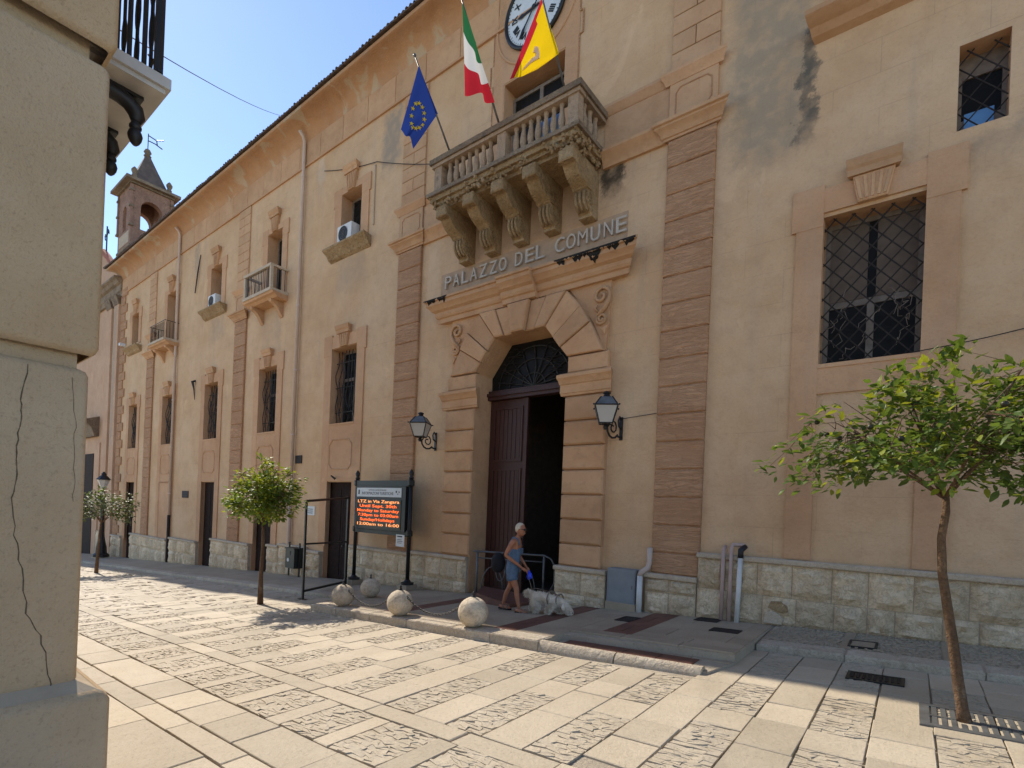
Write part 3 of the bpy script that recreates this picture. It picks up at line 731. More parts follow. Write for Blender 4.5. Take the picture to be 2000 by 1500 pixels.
f = MB(); f.box(.28,.33,FY+.3,FY+.36,7.16,8.0); f.box(.73,.78,FY+.3,FY+.36,7.16,8.0); f.box(.33,.73,FY+.3,FY+.36,7.72,8.0); f.build('frame','frame',ws)
MB().box(.36,.66,FY+.26,FY+.29,6.9,7.22).build('curtain','bluecloth',ws)
lattice(.53,.25,6.88,7.99,FY+.12,.30,.009,ws)
for c in BAYS:
    wn = window(c,.63,3.98,6.25,.40)
    # bellied iron bars
    for k in range(7):
        x = c-.54+k*.18; g = MB(); pts = []
        for q in range(13):
            u = q/12; pts.append((x+.045*math.sin(u*17+k*1.7),FY+.17-.05*math.sin(u*math.pi)-.03*math.sin(u*12+k),4.02+u*2.18))
        g.tube(pts,.012,5); g.build('bar','iron',wn)
    g = MB()
    for z in (4.35,5.1,5.85): g.tube([(c-.62,FY+.15,z),(c+.62,FY+.15,z)],.012,5)
    for q in range(16): g.tube([(c-.5+.066*q+R(-.02,.02),FY+.14,4.1+R(0,1.9)) for _ in range(3)],.008,4)
    g.build('scroll_work','iron',wn)
for c,(a,z) in UPW.items(): window(c,.5,a,z,.36,False)
for c,(a,z) in UPB.items(): window(c,.5,a,z,.36,False)
window((BD[0]+BD[1])/2,(BD[1]-BD[0])/2,BD[2],BD[3]-.12,.36,False,'paint')
# doors of the ground floor
for x0,x1 in LOWD:
    z0 = G(x0)+.10; d = part('door',hall,((x0+x1)/2,FY+.2,z0))
    xm = (x0+x1)/2
    for a,c in ((x0,xm-.006),(xm+.006,x1)):
        MB().box(a,c,FY+.16,FY+.21,z0,2.24).build('leaf','wood',d)
        for u,v in ((.06,.46),(.5,.94)):
            zz0 = z0+(2.24-z0)*u; zz1 = z0+(2.24-z0)*v
            fr = MB(); fr.box(a+.1,c-.1,FY+.147,FY+.161,zz0,zz1); fr.build('panel','wood',d)
    MB().tube([(xm+.07,FY+.16,z0+1.05),(xm+.07,FY+.11,z0+1.05)],.025,8).build('handle','iron',d)
MB().fbox(-28.0,-26.7,G(-27.3)+1.1,2.2,-.0,.02).build('blind_panel','band',hall)
fr = MB()
for q in ([(-28.05,.6),(-28.05,2.22)],[(-26.68,.6),(-26.68,2.22)],[(-28.05,2.22),(-26.68,2.22)]): fr.tube([(p[0],FY-.02,p[1]) for p in q],.025,5)
fr.build('blind_panel_moulding','block',hall)
# a lamp hook over the first door
MB().tube([(-13.6,FY,2.33),(-13.6,FY-.18,2.42),(-13.45,FY-.28,2.40),(-13.3,FY-.25,2.30)],.018,6).build('door_hook','iron',hall)

# plinth of rock-faced limestone, stepped down the slope
def stone(x0,x1,z0,z1,o,parent,amp=.055):
    nx,nz = 6,5; bm_ = MB(); v = []
    for j in range(nz+1):
        for i in range(nx+1):
            u,t_ = i/nx,j/nz; edge = min(u,1-u,t_,1-t_)
            d = o if edge == 0 else o+.012+amp*max(0,.55+1.1*NZ.noise(Vector((x0*7+u*4.5,z0*5+t_*3.5,x1*3))))*(1 if edge > .19 else .55)+R(0,.012)
            v.append((x0+(x1-x0)*u,FY-d+ (0.012 if edge==0 else 0),z0+(z1-z0)*t_))
    f = [(j*(nx+1)+i,j*(nx+1)+i+1,(j+1)*(nx+1)+i+1,(j+1)*(nx+1)+i) for j in range(nz) for i in range(nx)]
    ring = [i for i in range(nx+1)]+[(nx+1)*(j+1)-1 for j in range(1,nz+1)]+[(nx+1)*nz+i for i in range(nx-1,-1,-1)]+[(nx+1)*j for j in range(nz-1,0,-1)]
    b0 = len(v); v += [(v[i][0],FY,v[i][2]) for i in ring]; n = len(ring); f += [(ring[i],b0+i,b0+(i+1)%n,ring[(i+1)%n]) for i in range(n)]
    bm_.add(v,f); bm_.build('stone','lime',parent,smooth=14,recalc=False)
def plinth(x0,x1,ztop,o=.12,hmid=.56,wmin=.42,wmax=.58,ends=True):
    p = part('plinth',hall,((x0+x1)/2,FY,ztop-1)); zbm = G(x0)-.05
    MB().fbox(x0,x1,zbm-.3,ztop-.09,0,o-.02).build('mortar','limecap',p)
    MB().xprof(x0-.01,x1+.01,[(0,ztop-.085),(o+.03,ztop-.085),(o+.045,ztop-.07),(o+.045,ztop-.02),(o+.02,ztop),(0,ztop)]).build('cap','limecap',p)
    zm = ztop-.085-hmid+.06
    for a,c,first in ((zm+.007,ztop-.092,True),(None,zm-.007,False)):
        x = x0
        while x < x1-.02:
            L = R(wmin,wmax)*(1 if first else R(.55,1.15)); e = min(x1,x+L)
            if x1-e < .16: e = x1
            lo = a if first else G((x+e)/2)+.10
            if c-lo > .07: stone(x+.007,e-.007,lo,c,o,p)
            x = e
    return p
plinth(-2.83,6.0,1.05)
plinth(-3.74,-2.84,.62,.14,.0001 if False else .30,.4,.5)
plinth(-5.61,-4.49,.57,.22,.5,.45,.7)
plinth(-9.95,-8.07,.50,.16); plinth(-12.70,-9.96,.44,.13)
plinth(-15.0,-14.16,.12,.13); plinth(-16.6,-15.01,.2,.13)
plinth(-17.38,-16.61,.12,.13)
plinth(-21.88,-18.74,.02,.13); plinth(-26.2,-23.32,-.22,.13); plinth(-31.48,-26.6,-.35,.13); plinth(-34.6,-33.05,-.62,.13)
# ---------------------------------------------------------------- the portal
portal = part('portal',hall,(PC,FY,0)); O = .12
jl0,jl1,jr0,jr1 = -8.95,PX0,PX1,-4.66
for a,c,zb_ in ((jl0,jl1,.5),(jr0,jr1,.57)):
    MB().fbox(a+.01,c-.005,zb_-.8,4.45,0,.07).build('jamb_backing','ochre',portal)
    z = 3.93; k = 0
    while z > zb_+.1:
        lo = max(zb_,z-.487); MB().block(a,c-.001 if c < -6 else c,lo+.012,z-.012,0,O+.03,.03).build('jamb_block','ochre',portal); z = lo
    # impost moulding and the block above it
    MB().xprof(a-.04,c+.04,[(0,3.95),(O+.02,3.95),(O+.03,3.99),(O+.045,4.0),(O+.045,4.16),(O+.07,4.18),(O+.10,4.25),(O+.14,4.29),(O+.14,4.35),(O+.06,4.39),(0,4.39)],.4,.4).build('impost','ochre',portal,smooth=25)
    MB().block(a+.03,c,4.41,4.73,0,O+.01,.02).build('jamb_block','ochre',portal)
# fan of voussoirs round the three-sided arch
inner = [(PX0,4.75),(-7.86,4.95),(-7.68,5.18),(PX0+.56,5.44),(-7.21,5.44),(-6.98,5.44),(-6.63,5.44),(-6.40,5.44),(PX1-.56,5.44),(-5.93,5.18),(-5.75,4.95),(PX1,4.75)]
outer = [(-8.85,4.75),(-8.55,5.35),(-8.33,5.70),(-7.98,6.08),(-7.50,6.08),(-7.10,6.08),(-6.51,6.08),(-6.11,6.08),(-5.63,6.08),(-5.28,5.70),(-5.06,5.35),(-4.76,4.75)]
for i in range(len(inner)-1):
    q = [inner[i],outer[i],outer[i+1],inner[i+1]]
    key = i == 5
    cx = sum(p[0] for p in q)/4; cz = sum(p[1] for p in q)/4; k = .022
    q = [(p[0]+(cx-p[0])*k*1.6,p[1]+(cz-p[1])*k*.8) for p in q]
    MB().prism(q,0,O+.04+(.10 if key else (.03 if i%2 else .0)),.022).build('voussoir','ochre',portal)
MB().prism([(-8.85,4.76),(-8.5,5.4),(-8.3,5.75),(-7.9,6.12),(-5.7,6.12),(-5.3,5.75),(-5.1,5.4),(-4.76,4.76),(PX1,4.76),(PX1-.56,5.45),(PX0+.56,5.45),(PX0,4.76)],0,.06).build('arch_backing','ochre',portal)
# spandrel plates with the side volutes
for sg in (-1,1):
    X_ = lambda u: PC+sg*u
    MB().prism([(X_(2.04),4.76),(X_(2.10),5.28),(X_(2.12),6.1),(X_(1.2),6.1),(X_(1.5),5.72),(X_(1.75),5.36)],0,.055).build('spandrel','ochre',portal)
    def spiral(cx,cz,r0_,r1_,a0,a1,n=18): return [(X_(cx+ (r0_+(r1_-r0_)*i/n)*math.cos(a0+(a1-a0)*i/n)),FY-.09,cz+(r0_+(r1_-r0_)*i/n)*math.sin(a0+(a1-a0)*i/n)) for i in range(n+1)]
    s1 = spiral(1.93,5.82,.03,.19,4.5*math.pi,1.9*math.pi); s2 = [(X_(2.10),FY-.09,5.72),(X_(2.02),FY-.09,5.58),(X_(1.88),FY-.09,5.45)]; s3 = spiral(1.95,5.38,.12,.03,.75*math.pi,4.0*math.pi)
    MB().tube(s1+s2+s3,[.032]*len(s1)+[.045]*3+[.03]*len(s3),6).build('volute','ochre',portal,smooth=True)
    MB().tube([(X_(1.86),FY-.07,5.52),(X_(1.80),FY-.09,5.60),(X_(1.86),FY-.09,5.66)],[.012,.03,.01],5).build('leaf_scroll','ochre',portal,smooth=True)
    MB().prism([(X_(2.02),5.06),(X_(2.08),5.24),(X_(1.94),5.2)],.05,.085,.01).build('pendant','ochre',portal)
# cornice with the break in the middle
prof = [(0,6.1),(.13,6.1),(.13,6.20),(.17,6.22),(.20,6.27),(.20,6.34),(.27,6.38),(.31,6.44),(.36,6.48),(.36,6.56),(.40,6.57),(.40,6.62),(0,6.64)]
MB().xprof(-9.2,-7.25,prof,1,0).build('portal_cornice','ochre',portal,smooth=25)
MB().xprof(-6.36,-4.42,prof,0,1).build('portal_cornice','ochre',portal,smooth=25)
MB().xprof(-7.25,-6.36,[(0,6.08)]+[(o+.09,z) for o,z in prof[1:-1]]+[(0,6.66)]).build('cornice_break','ochre',portal,smooth=25)
# soot-black crusts left on the cornice edge
tp = [(.20,6.36),(.27,6.38),(.31,6.44),(.36,6.48),(.36,6.56),(.40,6.57),(.40,6.62)][::-1]
for x0,x1,d0 in ((-5.80,-4.06,.24),(-9.60,-8.80,.15)):
    n = 46; b = MB(); cols = []
    for i in range(n+1):
        x = x0+(x1-x0)*i/n; u = i/n; from_edge = min(u,1-u)
        l = d0*(.55+.5*math.sin(i*.45+x0)*math.sin(i*.19)+R(-.22,.3))*min(1,.25+5*from_edge); l = max(.015,min(.33,l)); cols.append((x,l))
    def along(l):
        for k in range(len(tp)-1):
            a_,c_ = tp[k],tp[k+1]; L_ = math.hypot(c_[0]-a_[0],c_[1]-a_[1])
            if l <= L_: return (a_[0]+(c_[0]-a_[0])*l/L_,a_[1]+(c_[1]-a_[1])*l/L_)
            l -= L_
        return tp[-1]
    m_ = 8
    for x,l in cols:
        for k in range(m_+1):
            o_,z_ = along(l*k/m_); b.v.append((max(-9.598,min(-4.022,x)),FY-o_-.005,z_-.003))
    for i in range(n):
        for k in range(m_): b.f.append((i*(m_+1)+k,(i+1)*(m_+1)+k,(i+1)*(m_+1)+k+1,i*(m_+1)+k+1))
    b.build('soot_crust','soot',portal,recalc=False)
# plate behind the letters
MB().prism([(-9.42,6.66),(-4.42,6.66),(-4.42,7.36),(-9.42,7.36)],0,.006).build('letter_band','backing',portal)
lettering = part('lettering',hall,(-6.85,FY,6.97))
LX = [-9.24,-9.06,-8.96,-8.8,-8.68,-8.51,-8.4,-8.23,-8.12,-7.92,-7.81,-7.62,-7.53,-7.35,-7.07,-6.9,-6.79,-6.6,-6.51,-6.33,-6.03,-5.83,-5.75,-5.57,-5.48,-5.29,-5.19,-5.02,-4.9,-4.74,-4.64,-4.46]
for i,ch in enumerate('PALAZZODELCOMUNE'):
    text('letter',ch,'letter',lettering,(LX[2*i],FY-.035,6.965),.43,width=LX[2*i+1]-LX[2*i]+.035,ext=.022,bold=0.0)
# fanlight, lintel and the two leaves
fan = part('fanlight',hall,(PC,FY+.5,4.4)); MB().prism([(PX0,4.4),(PX1,4.4),(PX1,4.73),(PX1-.56,5.44),(PX0+.56,5.44),(PX0,4.73)],-.50,-.47).build('pane','glass',fan)
g = MB()
for i in range(9):
    a = math.radians(12+i*19.5); g.tube([(PC,FY+.45,4.42),(PC+.55*math.cos(a)+.06*math.sin(5*a),FY+.44,4.42+.45*math.sin(a)),(PC+1.05*math.cos(a),FY+.45,4.42+.92*math.sin(a))],.016,5)
for rr in (.3,.62,.9): g.tube([(PC+rr*1.1*math.cos(math.pi*k/14),FY+.45,4.42+rr*math.sin(math.pi*k/14)) for k in range(15)],.014,5)
for sx in (-.55,.55):
    for k in range(10):
        a0 = R(0,6.28); g.tube([(PC+sx+R(-.28,.28)+.05*math.cos(a0+q),FY+.43,4.55+R(0,.6)*.05+.08*k+.05*math.sin(a0+q)) for q in range(4)],.010,4)
g.build('wrought_iron','iron',fan)
MB().box(PX0,PX1,FY+.33,FY+.52,4.18,4.26).build('lintel','portal',fan); MB().box(PX0,PX1,FY+.29,FY+.51,4.26,4.33).build('lintel_moulding','portal',fan); MB().box(PX0,PX1,FY+.35,FY+.5,4.33,4.40).build('lintel_top','portal',fan)
dr = part('portal_door',hall,(PC,FY+.5,zb)); z0 = zb+.04
xm = -6.92
MB().box(PX0+.02,xm,FY+.44,FY+.50,z0,4.17).build('leaf','portal',dr)
fr = MB()
def border(b_,x0,x1,za,zc,y0,y1,wd):
    b_.box(x0,x1,y0,y1,za,za+wd); b_.box(x0,x1,y0,y1,zc-wd,zc); b_.box(x0,x0+wd,y0,y1,za+wd,zc-wd); b_.box(x1-wd,x1,y0,y1,za+wd,zc-wd); return b_
for za,zc in ((2.74,4.0),(.55,2.58),(z0+.1,.45)):
    border(MB(),PX0+.14,xm-.12,za,zc,FY+.415,FY+.441,.05).build('panel_frame','portal',dr)
    n = 6
    for k in range(n):
        a = PX0+.2+(xm-PX0-.38)*k/n; c = PX0+.2+(xm-PX0-.38)*(k+1)/n; MB().box(a+.008,c-.008,FY+.428,FY+.441,za+.055,zc-.055).build('board','portal',dr)
MB().box(xm-.05,xm+.03,FY+.40,FY+.46,z0,4.17).build('meeting_stile','portal',dr)
# the other leaf stands open inside
MB().box(PX1-.12,PX1-.06,FY+.66,FY+1.75,z0,4.17).build('open_leaf','portal',dr)

# ---------------------------------------------------------------- the stone balcony
bal = part('balcony',hall,(-6.88,FY-.5,7.4)); BX0,BX1 = -8.88,-4.92; BO = 1.08
MB().box(BX0,BX1,FY-BO,FY,8.56,8.64).build('floor_slab','grime',bal)
e_ = MB(); 
for o_,z0_,z1_ in ((.06,8.46,8.56),(.12,8.38,8.46),(.20,8.30,8.38)):
    e_.box(BX0+o_,BX1-o_,FY-BO+o_,FY,z0_,z1_)
e_.build('slab_moulding','worn',bal)
b = MB()
for _ in range(260):
    x = R(BX0+.05,BX1-.05); side = random.random()
    if side < .75: p = (x,FY-BO+R(.02,.2),R(8.30,8.57))
    else: p = (BX1-R(.02,.18),FY-R(.05,BO),R(8.30,8.56))
    b.ball(p,R(.015,.05),6,4,lambda d: R(.7,1.2))
stuff(b.build('weathered_crust','worn',bal,origin=(-6.9,FY-.9,8.4)))
for xc in (-8.46,-7.66,-6.86,-6.06,-5.22):
    w_ = .145
    # S-shaped console: profile (out,z) run across its width
    up_ = [(0,8.30),(1.0,8.30),(1.0,8.10),(.86,8.06),(.80,7.98),(.70,7.90),(.60,7.86),(.50,7.83),(.43,7.78),(.42,7.72),(.44,7.64),(.42,7.56),(.36,7.49),(.28,7.45),(.24,7.42),(.24,7.36),(0,7.36)]
    MB().xprof(xc-w_,xc+w_,up_).build('console','worn',bal,smooth=30)
    for k in (-.09,0,.09):
        MB().tube([(xc+k,FY-o-.004,z) for o,z in [(.44,7.77),(.455,7.70),(.465,7.64),(.44,7.56),(.375,7.485),(.29,7.44)]],.026,5).build('console_rib','worn',bal,smooth=True)
    for sg in (-1,1):
        b = MB(); pts = []
        for i in range(22):
            a = i*.55; r_ = .012+.0052*i; pts.append((xc+sg*(w_+.006),FY-.32-r_*math.cos(a),7.66+r_*math.sin(a)))
        b.tube(pts,.014,4); b.build('side_scroll','worn',bal)
    MB().xprof(xc-w_-.02,xc+w_+.02,[(.30,7.80),(.47,7.80),(.50,7.84),(.62,7.88),(.55,7.92),(.30,7.92)]).build('console_collar','worn',bal)
    MB().block(xc-w_-.015,xc+w_+.015,8.06,8.28,.9,1.02,.02).build('console_head','worn',bal)
prb = [(.055,0),(.055,.05),(.04,.06),(.038,.09),(.05,.13),(.066,.2),(.068,.27),(.055,.36),(.042,.44),(.04,.5),(.052,.52),(.052,.56)]
src = MB().lathe(0,0,prb,10).build('baluster','baluster',bal,smooth=35,origin=(0,0,0))
first = True
def baluster(x,y):
    global first
    if first: place(src,(x,y,8.64),bal); first = False
    else: inst(src,(x,y,8.64),bal,R(0,1))
yb = FY-BO+.16
for i in range(7): baluster(-8.30+.195*i,yb)
for i in range(7): baluster(-6.46+.178*i,yb)
for i in range(3): baluster(-5.07,FY-.68+.21*i); baluster(-8.62,FY-.68+.21*i)
for x in (-8.60,-6.78,-5.10): MB().box(x-.11,x+.11,yb-.09,yb+.09,8.642,9.2).build('rail_post','baluster',bal)
rp = lambda x0,x1,y0,y1,z0,z1,m='grime',n='hand_rail': MB().box(x0,x1,y0,y1,z0,z1).build(n,m,bal)
rp(-8.78,-4.95,yb-.12,yb+.10,9.2,9.27,'baluster','rail_moulding'); rp(-8.82,-4.91,yb-.16,yb+.13,9.27,9.38)
for xa in (-8.78,-5.17): rp(xa,xa+.22,yb+.132,FY-.06,9.2,9.27,'baluster','rail_moulding'); rp(xa-.03,xa+.26,yb+.132,FY-.05,9.272,9.382)
MB().box(-6.14,-5.66,yb+.3,yb+.33,8.66,9.35).build('blue_board','bluecloth',bal)

# two iron balconies farther left
for c in UPB:
    q = part('iron_balcony',hall,(c,FY-.3,8.3)); hw = .98; o = .62
    MB().box(c-hw,c+hw,FY-o,FY,8.52,8.62).build('floor_slab','limecap',q)
    MB().xprof(c-hw+.03,c+hw-.03,[(0,8.36),(.40,8.36),(.48,8.42),(.56,8.45),(.585,8.52),(0,8.52)],.2,.2).build('slab_moulding','ochre',q)
    for x in (c-.72,c+.62): MB().xprof(x-.09,x+.09,[(0,8.36),(.45,8.36),(.43,8.28),(.30,8.22),(.18,8.10),(.10,7.95),(.03,7.85),(0,7.85)]).build('bracket','ochre',q)
    st = c > -20
    if st:
        MB().box(c-hw+.02,c+hw-.02,FY-o+.0,FY-o+.12,9.33,9.42).build('top_rail','limecap',q)
        for x in (c-hw+.02,c+hw-.12): MB().box(x,x+.10,FY-o+.121,FY-.002,9.34,9.415).build('side_rail','limecap',q); MB().box(x,x+.1,FY-o+.02,FY-o+.11,8.62,9.33).build('rail_post','limecap',q)
    else: MB().tube([(c-hw+.05,FY,9.4),(c-hw+.05,FY-o+.06,9.4),(c+hw-.05,FY-o+.06,9.4),(c+hw-.05,FY,9.4)],.016,5).build('top_rail','iron',q)
    n = 15
    for i in range(n):
        x = c-hw+.16+(2*hw-.32)*i/(n-1); MB().tube([(x,FY-o+.06,8.62),(x,FY-o+.06,9.35)],.011,5).build('bar','iron' if not st or i%2 else 'steel',q)
    for i in range(4):
        for x in (c-hw+.07,c+hw-.07): MB().tube([(x,FY-.1-.13*i,8.62),(x,FY-.1-.13*i,9.35)],.011,5).build('bar','iron',q)

# moulding of the clock, standing frame round the balcony door
fr = MB(); CX,CZ_ = -6.81,12.50
fr.tube([(CX+1.06*math.cos(a),FY-.015,CZ_+1.06*math.sin(a)) for a in [math.pi*2*k/48 for k in range(49)]],.03,6); fr.build('clock_moulding','band',hall,smooth=True)
f_ = MB()
for a,c in (((-5.66,9.5),(-5.66,11.35)),((-5.66,11.35),(-5.58,11.35)),((-5.58,11.35),(-5.58,11.82)),((-5.58,11.82),(-5.66,11.82)),((-5.66,11.82),(-5.66,12.5)),((-7.96,9.5),(-7.96,11.35)),((-8.04,11.35),(-8.04,11.82)),((-7.96,11.82),(-7.96,12.5))): MB().tube([(a[0],FY-.01,a[1]),(c[0],FY-.01,c[1])],.018,5).build('door_surround_moulding','block',hall)

MB().prism([(-7.96,9.5),(-7.64,9.5),(-7.64,11.25),(-5.98,11.25),(-5.98,9.5),(-5.66,9.5),(-5.66,12.5),(-7.96,12.5)],0,.012).build('door_surround','band',hall)

# ---------------------------------------------------------------- clock
ck = thing('wall_clock','round white wall clock with black Roman numerals above the balcony','clock',(CX,FY-.05,CZ_-.8)); RC = .78
def disc(r,o0,o1,n=48): 
    return MB().prism([(CX+r*math.cos(2*math.pi*k/n),CZ_+r*math.sin(2*math.pi*k/n)) for k in range(n)],o0,o1)
disc(RC,0,.05).build('face','clockface',ck)
rm = MB(); rm.tube([(CX+RC*math.cos(2*math.pi*k/48),FY-.05,CZ_+RC*math.sin(2*math.pi*k/48)) for k in range(49)],.045,8); rm.build('rim','black',ck,smooth=True)
for i,t_ in enumerate(['XII','I','II','III','IIII','V','VI','VII','VIII','IX','X','XI']):
    a = math.pi/2-i*math.pi/6; ud = Vector((math.cos(a),0,math.sin(a))); xd = Vector((math.sin(a),0,-math.cos(a))); p = Vector((CX,FY-.058,CZ_))+ud*.47
    text('numeral',t_,'black',ck,p,.20,xd,ud,.003,'CENTER',sx=.8,bold=.006)
mk = MB()
for i in range(60):
    a = 2*math.pi*i/60; l = .05 if i%5 == 0 else .025; d = Vector((math.cos(a),0,math.sin(a))); t_ = Vector((-d.z,0,d.x))*.008; c0 = Vector((CX,FY-.056,CZ_))
    p,q = c0+d*(.725-l),c0+d*.725; mk.add([p-t_,p+t_,q+t_,q-t_],[(0,1,2,3)])
mk.build('minute_marks','black',ck,recalc=False)
def hand(ang,L,wd,name,o):
    a = math.radians(90-ang); d = Vector((math.cos(a),0,math.sin(a))); s = Vector((-d.z,0,d.x)); c0 = Vector((CX,FY-o,CZ_)); h = MB()
    pts = [c0-d*.14-s*wd*.5,c0-d*.14+s*wd*.5,c0+d*L*.55+s*wd*.6,c0+d*L*.72+s*wd*1.2,c0+d*L,c0+d*L*.72-s*wd*1.2,c0+d*L*.55-s*wd*.6]
    h.prism([(p.x,p.z) for p in pts],o,o+.008); h.build(name,'black',ck)
hand(266,.46,.04,'hour_hand',.07); hand(216,.66,.03,'minute_hand',.082)
disc(.05,.09,.10,16).build('hub','black',ck)

# ---------------------------------------------------------------- church beyond the town hall, its bell tower and gable
ch = thing('church','tall stucco church front with grimy cornice beyond the town hall corner','building',(-40,FY+.3,-2.2)); cy = FY+.12
b = MB(); b.box(-80,XL-.01,cy,cy+9,-6.0,13.2); b.build('wall','church',ch)
MB().xprof(-80,XL-.03,[(-.12,12.55),(.0,12.55),(.05,12.75),(.10,12.8),(.10,13.15),(.22,13.2),(.30,13.35),(.42,13.42),(.42,13.52),(-.12,13.6)],0,0).build('cornice','grime',ch,smooth=25)
for x0,x1 in ((-35.75,-34.95),(-37.0,-36.2)):
    MB().fbox(x0,x1,-2.4,12.5,-.13,.10).build('pilaster_strip','church',ch); MB().xprof(x0,x1,[(0,12.1),(.13,12.1),(.2,12.35),(.25,12.45),(.25,12.55),(0,12.55)],.3,.3).build('strip_capital','grime',ch)
MB().box(-41.4,-39.5,cy-.03,cy+.02,-2.4,4.0).build('door','wood',ch); MB().xprof(-41.8,-38.6,[(-.12,5.0),(.12,5.0),(.3,5.5),(.55,5.75),(.55,5.95),(-.12,6.2)],.0,.3).build('door_canopy','grime',ch)
MB().box(-39.0,-38.2,cy-.06,cy+.01,-2.6,4.6).build('door_jamb','church',ch)
for i in range(5): stone(-38.1+.62*i,-38.1+.62*(i+1)-.02,-2.0+.03*i,-.6+.02*i,-.04,ch)
tw = thing('bell_tower','square terracotta bell tower with open arches and pyramid spire','tower',(-35.6,10,13)); tx0,tx1,ty0,ty1 = -36.7,-34.5,9.02,10.95
MB().box(tx0+.02,tx1-.02,ty0+.02,ty1-.02,12.5,15.5).build('base','terracotta',tw)
for x0,x1,y0,y1 in ((tx0,tx1,ty0,ty1),): 
    MB().box(x0-.05,x1+.05,y0-.05,y1+.05,15.3,15.42).build('base_moulding','grime',tw)
    MB().box(x0+.25,x1-.25,y0-.012,y0+.02,15.6,16.25).build('base_panel','limecap',tw)
    MB().box(x0,x1,y0,y1,15.42,16.4).build('parapet','terracotta',tw)
def arch_wall(axis,c0,c1,fix0,fix1,z0,z1,ow,zs_):
    # wall between c0..c1 with arched opening of half width ow, thickness fix0..fix1
    m_ = (c0+c1)/2; n = 10; pts = [(m_-ow,z0)]+[(m_-ow*math.cos(math.pi*k/n),zs_+ow*math.sin(math.pi*k/n)) for k in range(n+1)]+[(m_+ow,z0)]
    out = [(c0,z0)]+[(c0+(c1-c0)*k/n,z1) for k in range(n+1)]+[(c1,z0)]
    b = MB(); N = len(pts)
    P = lambda c,f,z: (c,f,z) if axis == 'x' else (f,c,z)
    v = [P(c,fix0,z) for c,z in pts]+[P(c,fix0,z) for c,z in out]+[P(c,fix1,z) for c,z in pts]+[P(c,fix1,z) for c,z in out]
    f = []
    for k in range(N-1):
        f += [(k,k+1,N+k+1,N+k),(2*N+k,3*N+k,3*N+k+1,2*N+k+1),(k,2*N+k,2*N+k+1,k+1),(N+k,N+k+1,3*N+k+1,3*N+k)]
    b.add(v,f); return b
th = .38
arch_wall('y',ty0,ty1,tx1-th,tx1,16.4,18.75,.52,17.6).build('arcade_wall','terracotta',tw); arch_wall('y',ty0,ty1,tx0,tx0+th,16.4,18.75,.52,17.6).build('arcade_wall','terracotta',tw)
arch_wall('x',tx0+th,tx1-th,ty0,ty0+th,16.4,18.75,.3,17.5).build('arcade_wall','terracotta',tw); arch_wall('x',tx0+th,tx1-th,ty1-th,ty1,16.4,18.75,.3,17.5).build('arcade_wall','terracotta',tw)
for x,y in ((tx0,ty0),(tx1,ty0),(tx0,ty1),(tx1,ty1)):
    MB().box(x-.07,x+.07,y-.07,y+.07,16.4,18.7).build('corner_strip','terracotta',tw)
    for z in (16.42,17.45,18.35): MB().box(x-.11,x+.11,y-.11,y+.11,z,z+.1).build('strip_band','grime',tw)
    q = MB().lathe(x+(.12 if x == tx0 else -.12),y+(.12 if y == ty0 else -.12),[(.13,0),(.13,.22),(.09,.26),(.15,.4),(.16,.5),(.1,.6),(.03,.68)],10,19.08); q.build('finial','grime',tw,smooth=35)
MB().box(tx0-.12,tx1+.12,ty0-.12,ty1+.12,18.75,18.85).build('eaves_lower','grime',tw); MB().box(tx0-.35,tx1+.35,ty0-.35,ty1+.35,18.85,19.0).build('eaves','grime',tw); MB().box(tx0-.15,tx1+.15,ty0-.15,ty1+.15,19.0,19.1).build('spire_foot','grime',tw)
mx,my = (tx0+tx1)/2,(ty0+ty1)/2
MB().lathe(mx,my,[(1.25,0),(.62,1.15),(.16,2.05)],4,19.1,True).build('spire','lead',tw)
MB().lathe(mx,my,[(.14,0),(.2,.08),(.12,.16),(.2,.3),(.12,.46),(.03,.5)],10,21.1).build('spire_ball','grime',tw,smooth=True)
b = MB(); b.tube([(mx,my,21.55),(mx,my,22.5)],.025,5); b.tube([(mx,my,22.4),(mx+.4,my+.3,22.1),(mx+.75,my+.55,22.1)],.03,4); b.tube([(mx,my,22.1),(mx+.35,my+.26,21.9),(mx+.7,my+.5,21.6)],.03,4); b.tube([(mx+.4,my+.3,22.1),(mx+.45,my+.33,21.8)],.03,4); b.build('weather_vane','iron',tw)
gb = thing('church_gable','pale church gable with red tile coping below an iron cross','gable',(-48,11.2,13)); 
b = MB(); b.add([(-53,11,10),(-44.3,11,10),(-44.3,11,17.1),(-49.8,11,20.1),(-53,11,20.1),(-53,11.5,10),(-44.3,11.5,10),(-44.3,11.5,17.1),(-49.8,11.5,20.1),(-53,11.5,20.1)],[(0,1,2,3,4),(9,8,7,6,5),(1,6,7,2),(2,7,8,3),(3,8,9,4)]); b.build('wall','church',gb)
cp = [(-53,20.12),(-49.8,20.12),(-48.4,19.65),(-47.2,18.9),(-46.0,18.05),(-44.2,17.12)]
b = MB(); b.tube([(x,11.1,z) for x,z in cp],.22,8); b.build('tile_coping','redroof',gb)
cr = thing('iron_cross','thin iron cross standing on the church gable','cross',(-47.85,11.1,19.3)); b = MB(); b.tube([(-47.85,11.1,19.2),(-47.85,11.1,21.4)],.05,5); b.build('shaft','iron',cr)
MB().tube([(-48.3,11.1,20.75),(-47.85,11.1,20.72),(-47.4,11.1,20.95)],.05,5).build('arm','iron',cr); MB().tube([(-48.2,11.1,20.45),(-48.3,11.1,20.75),(-48.15,11.1,20.9)],.035,4).build('arm_curl','iron',cr); MB().tube([(-47.3,11.1,20.7),(-47.4,11.1,20.95),(-47.55,11.1,21.1)],.035,4).build('arm_curl','iron',cr)

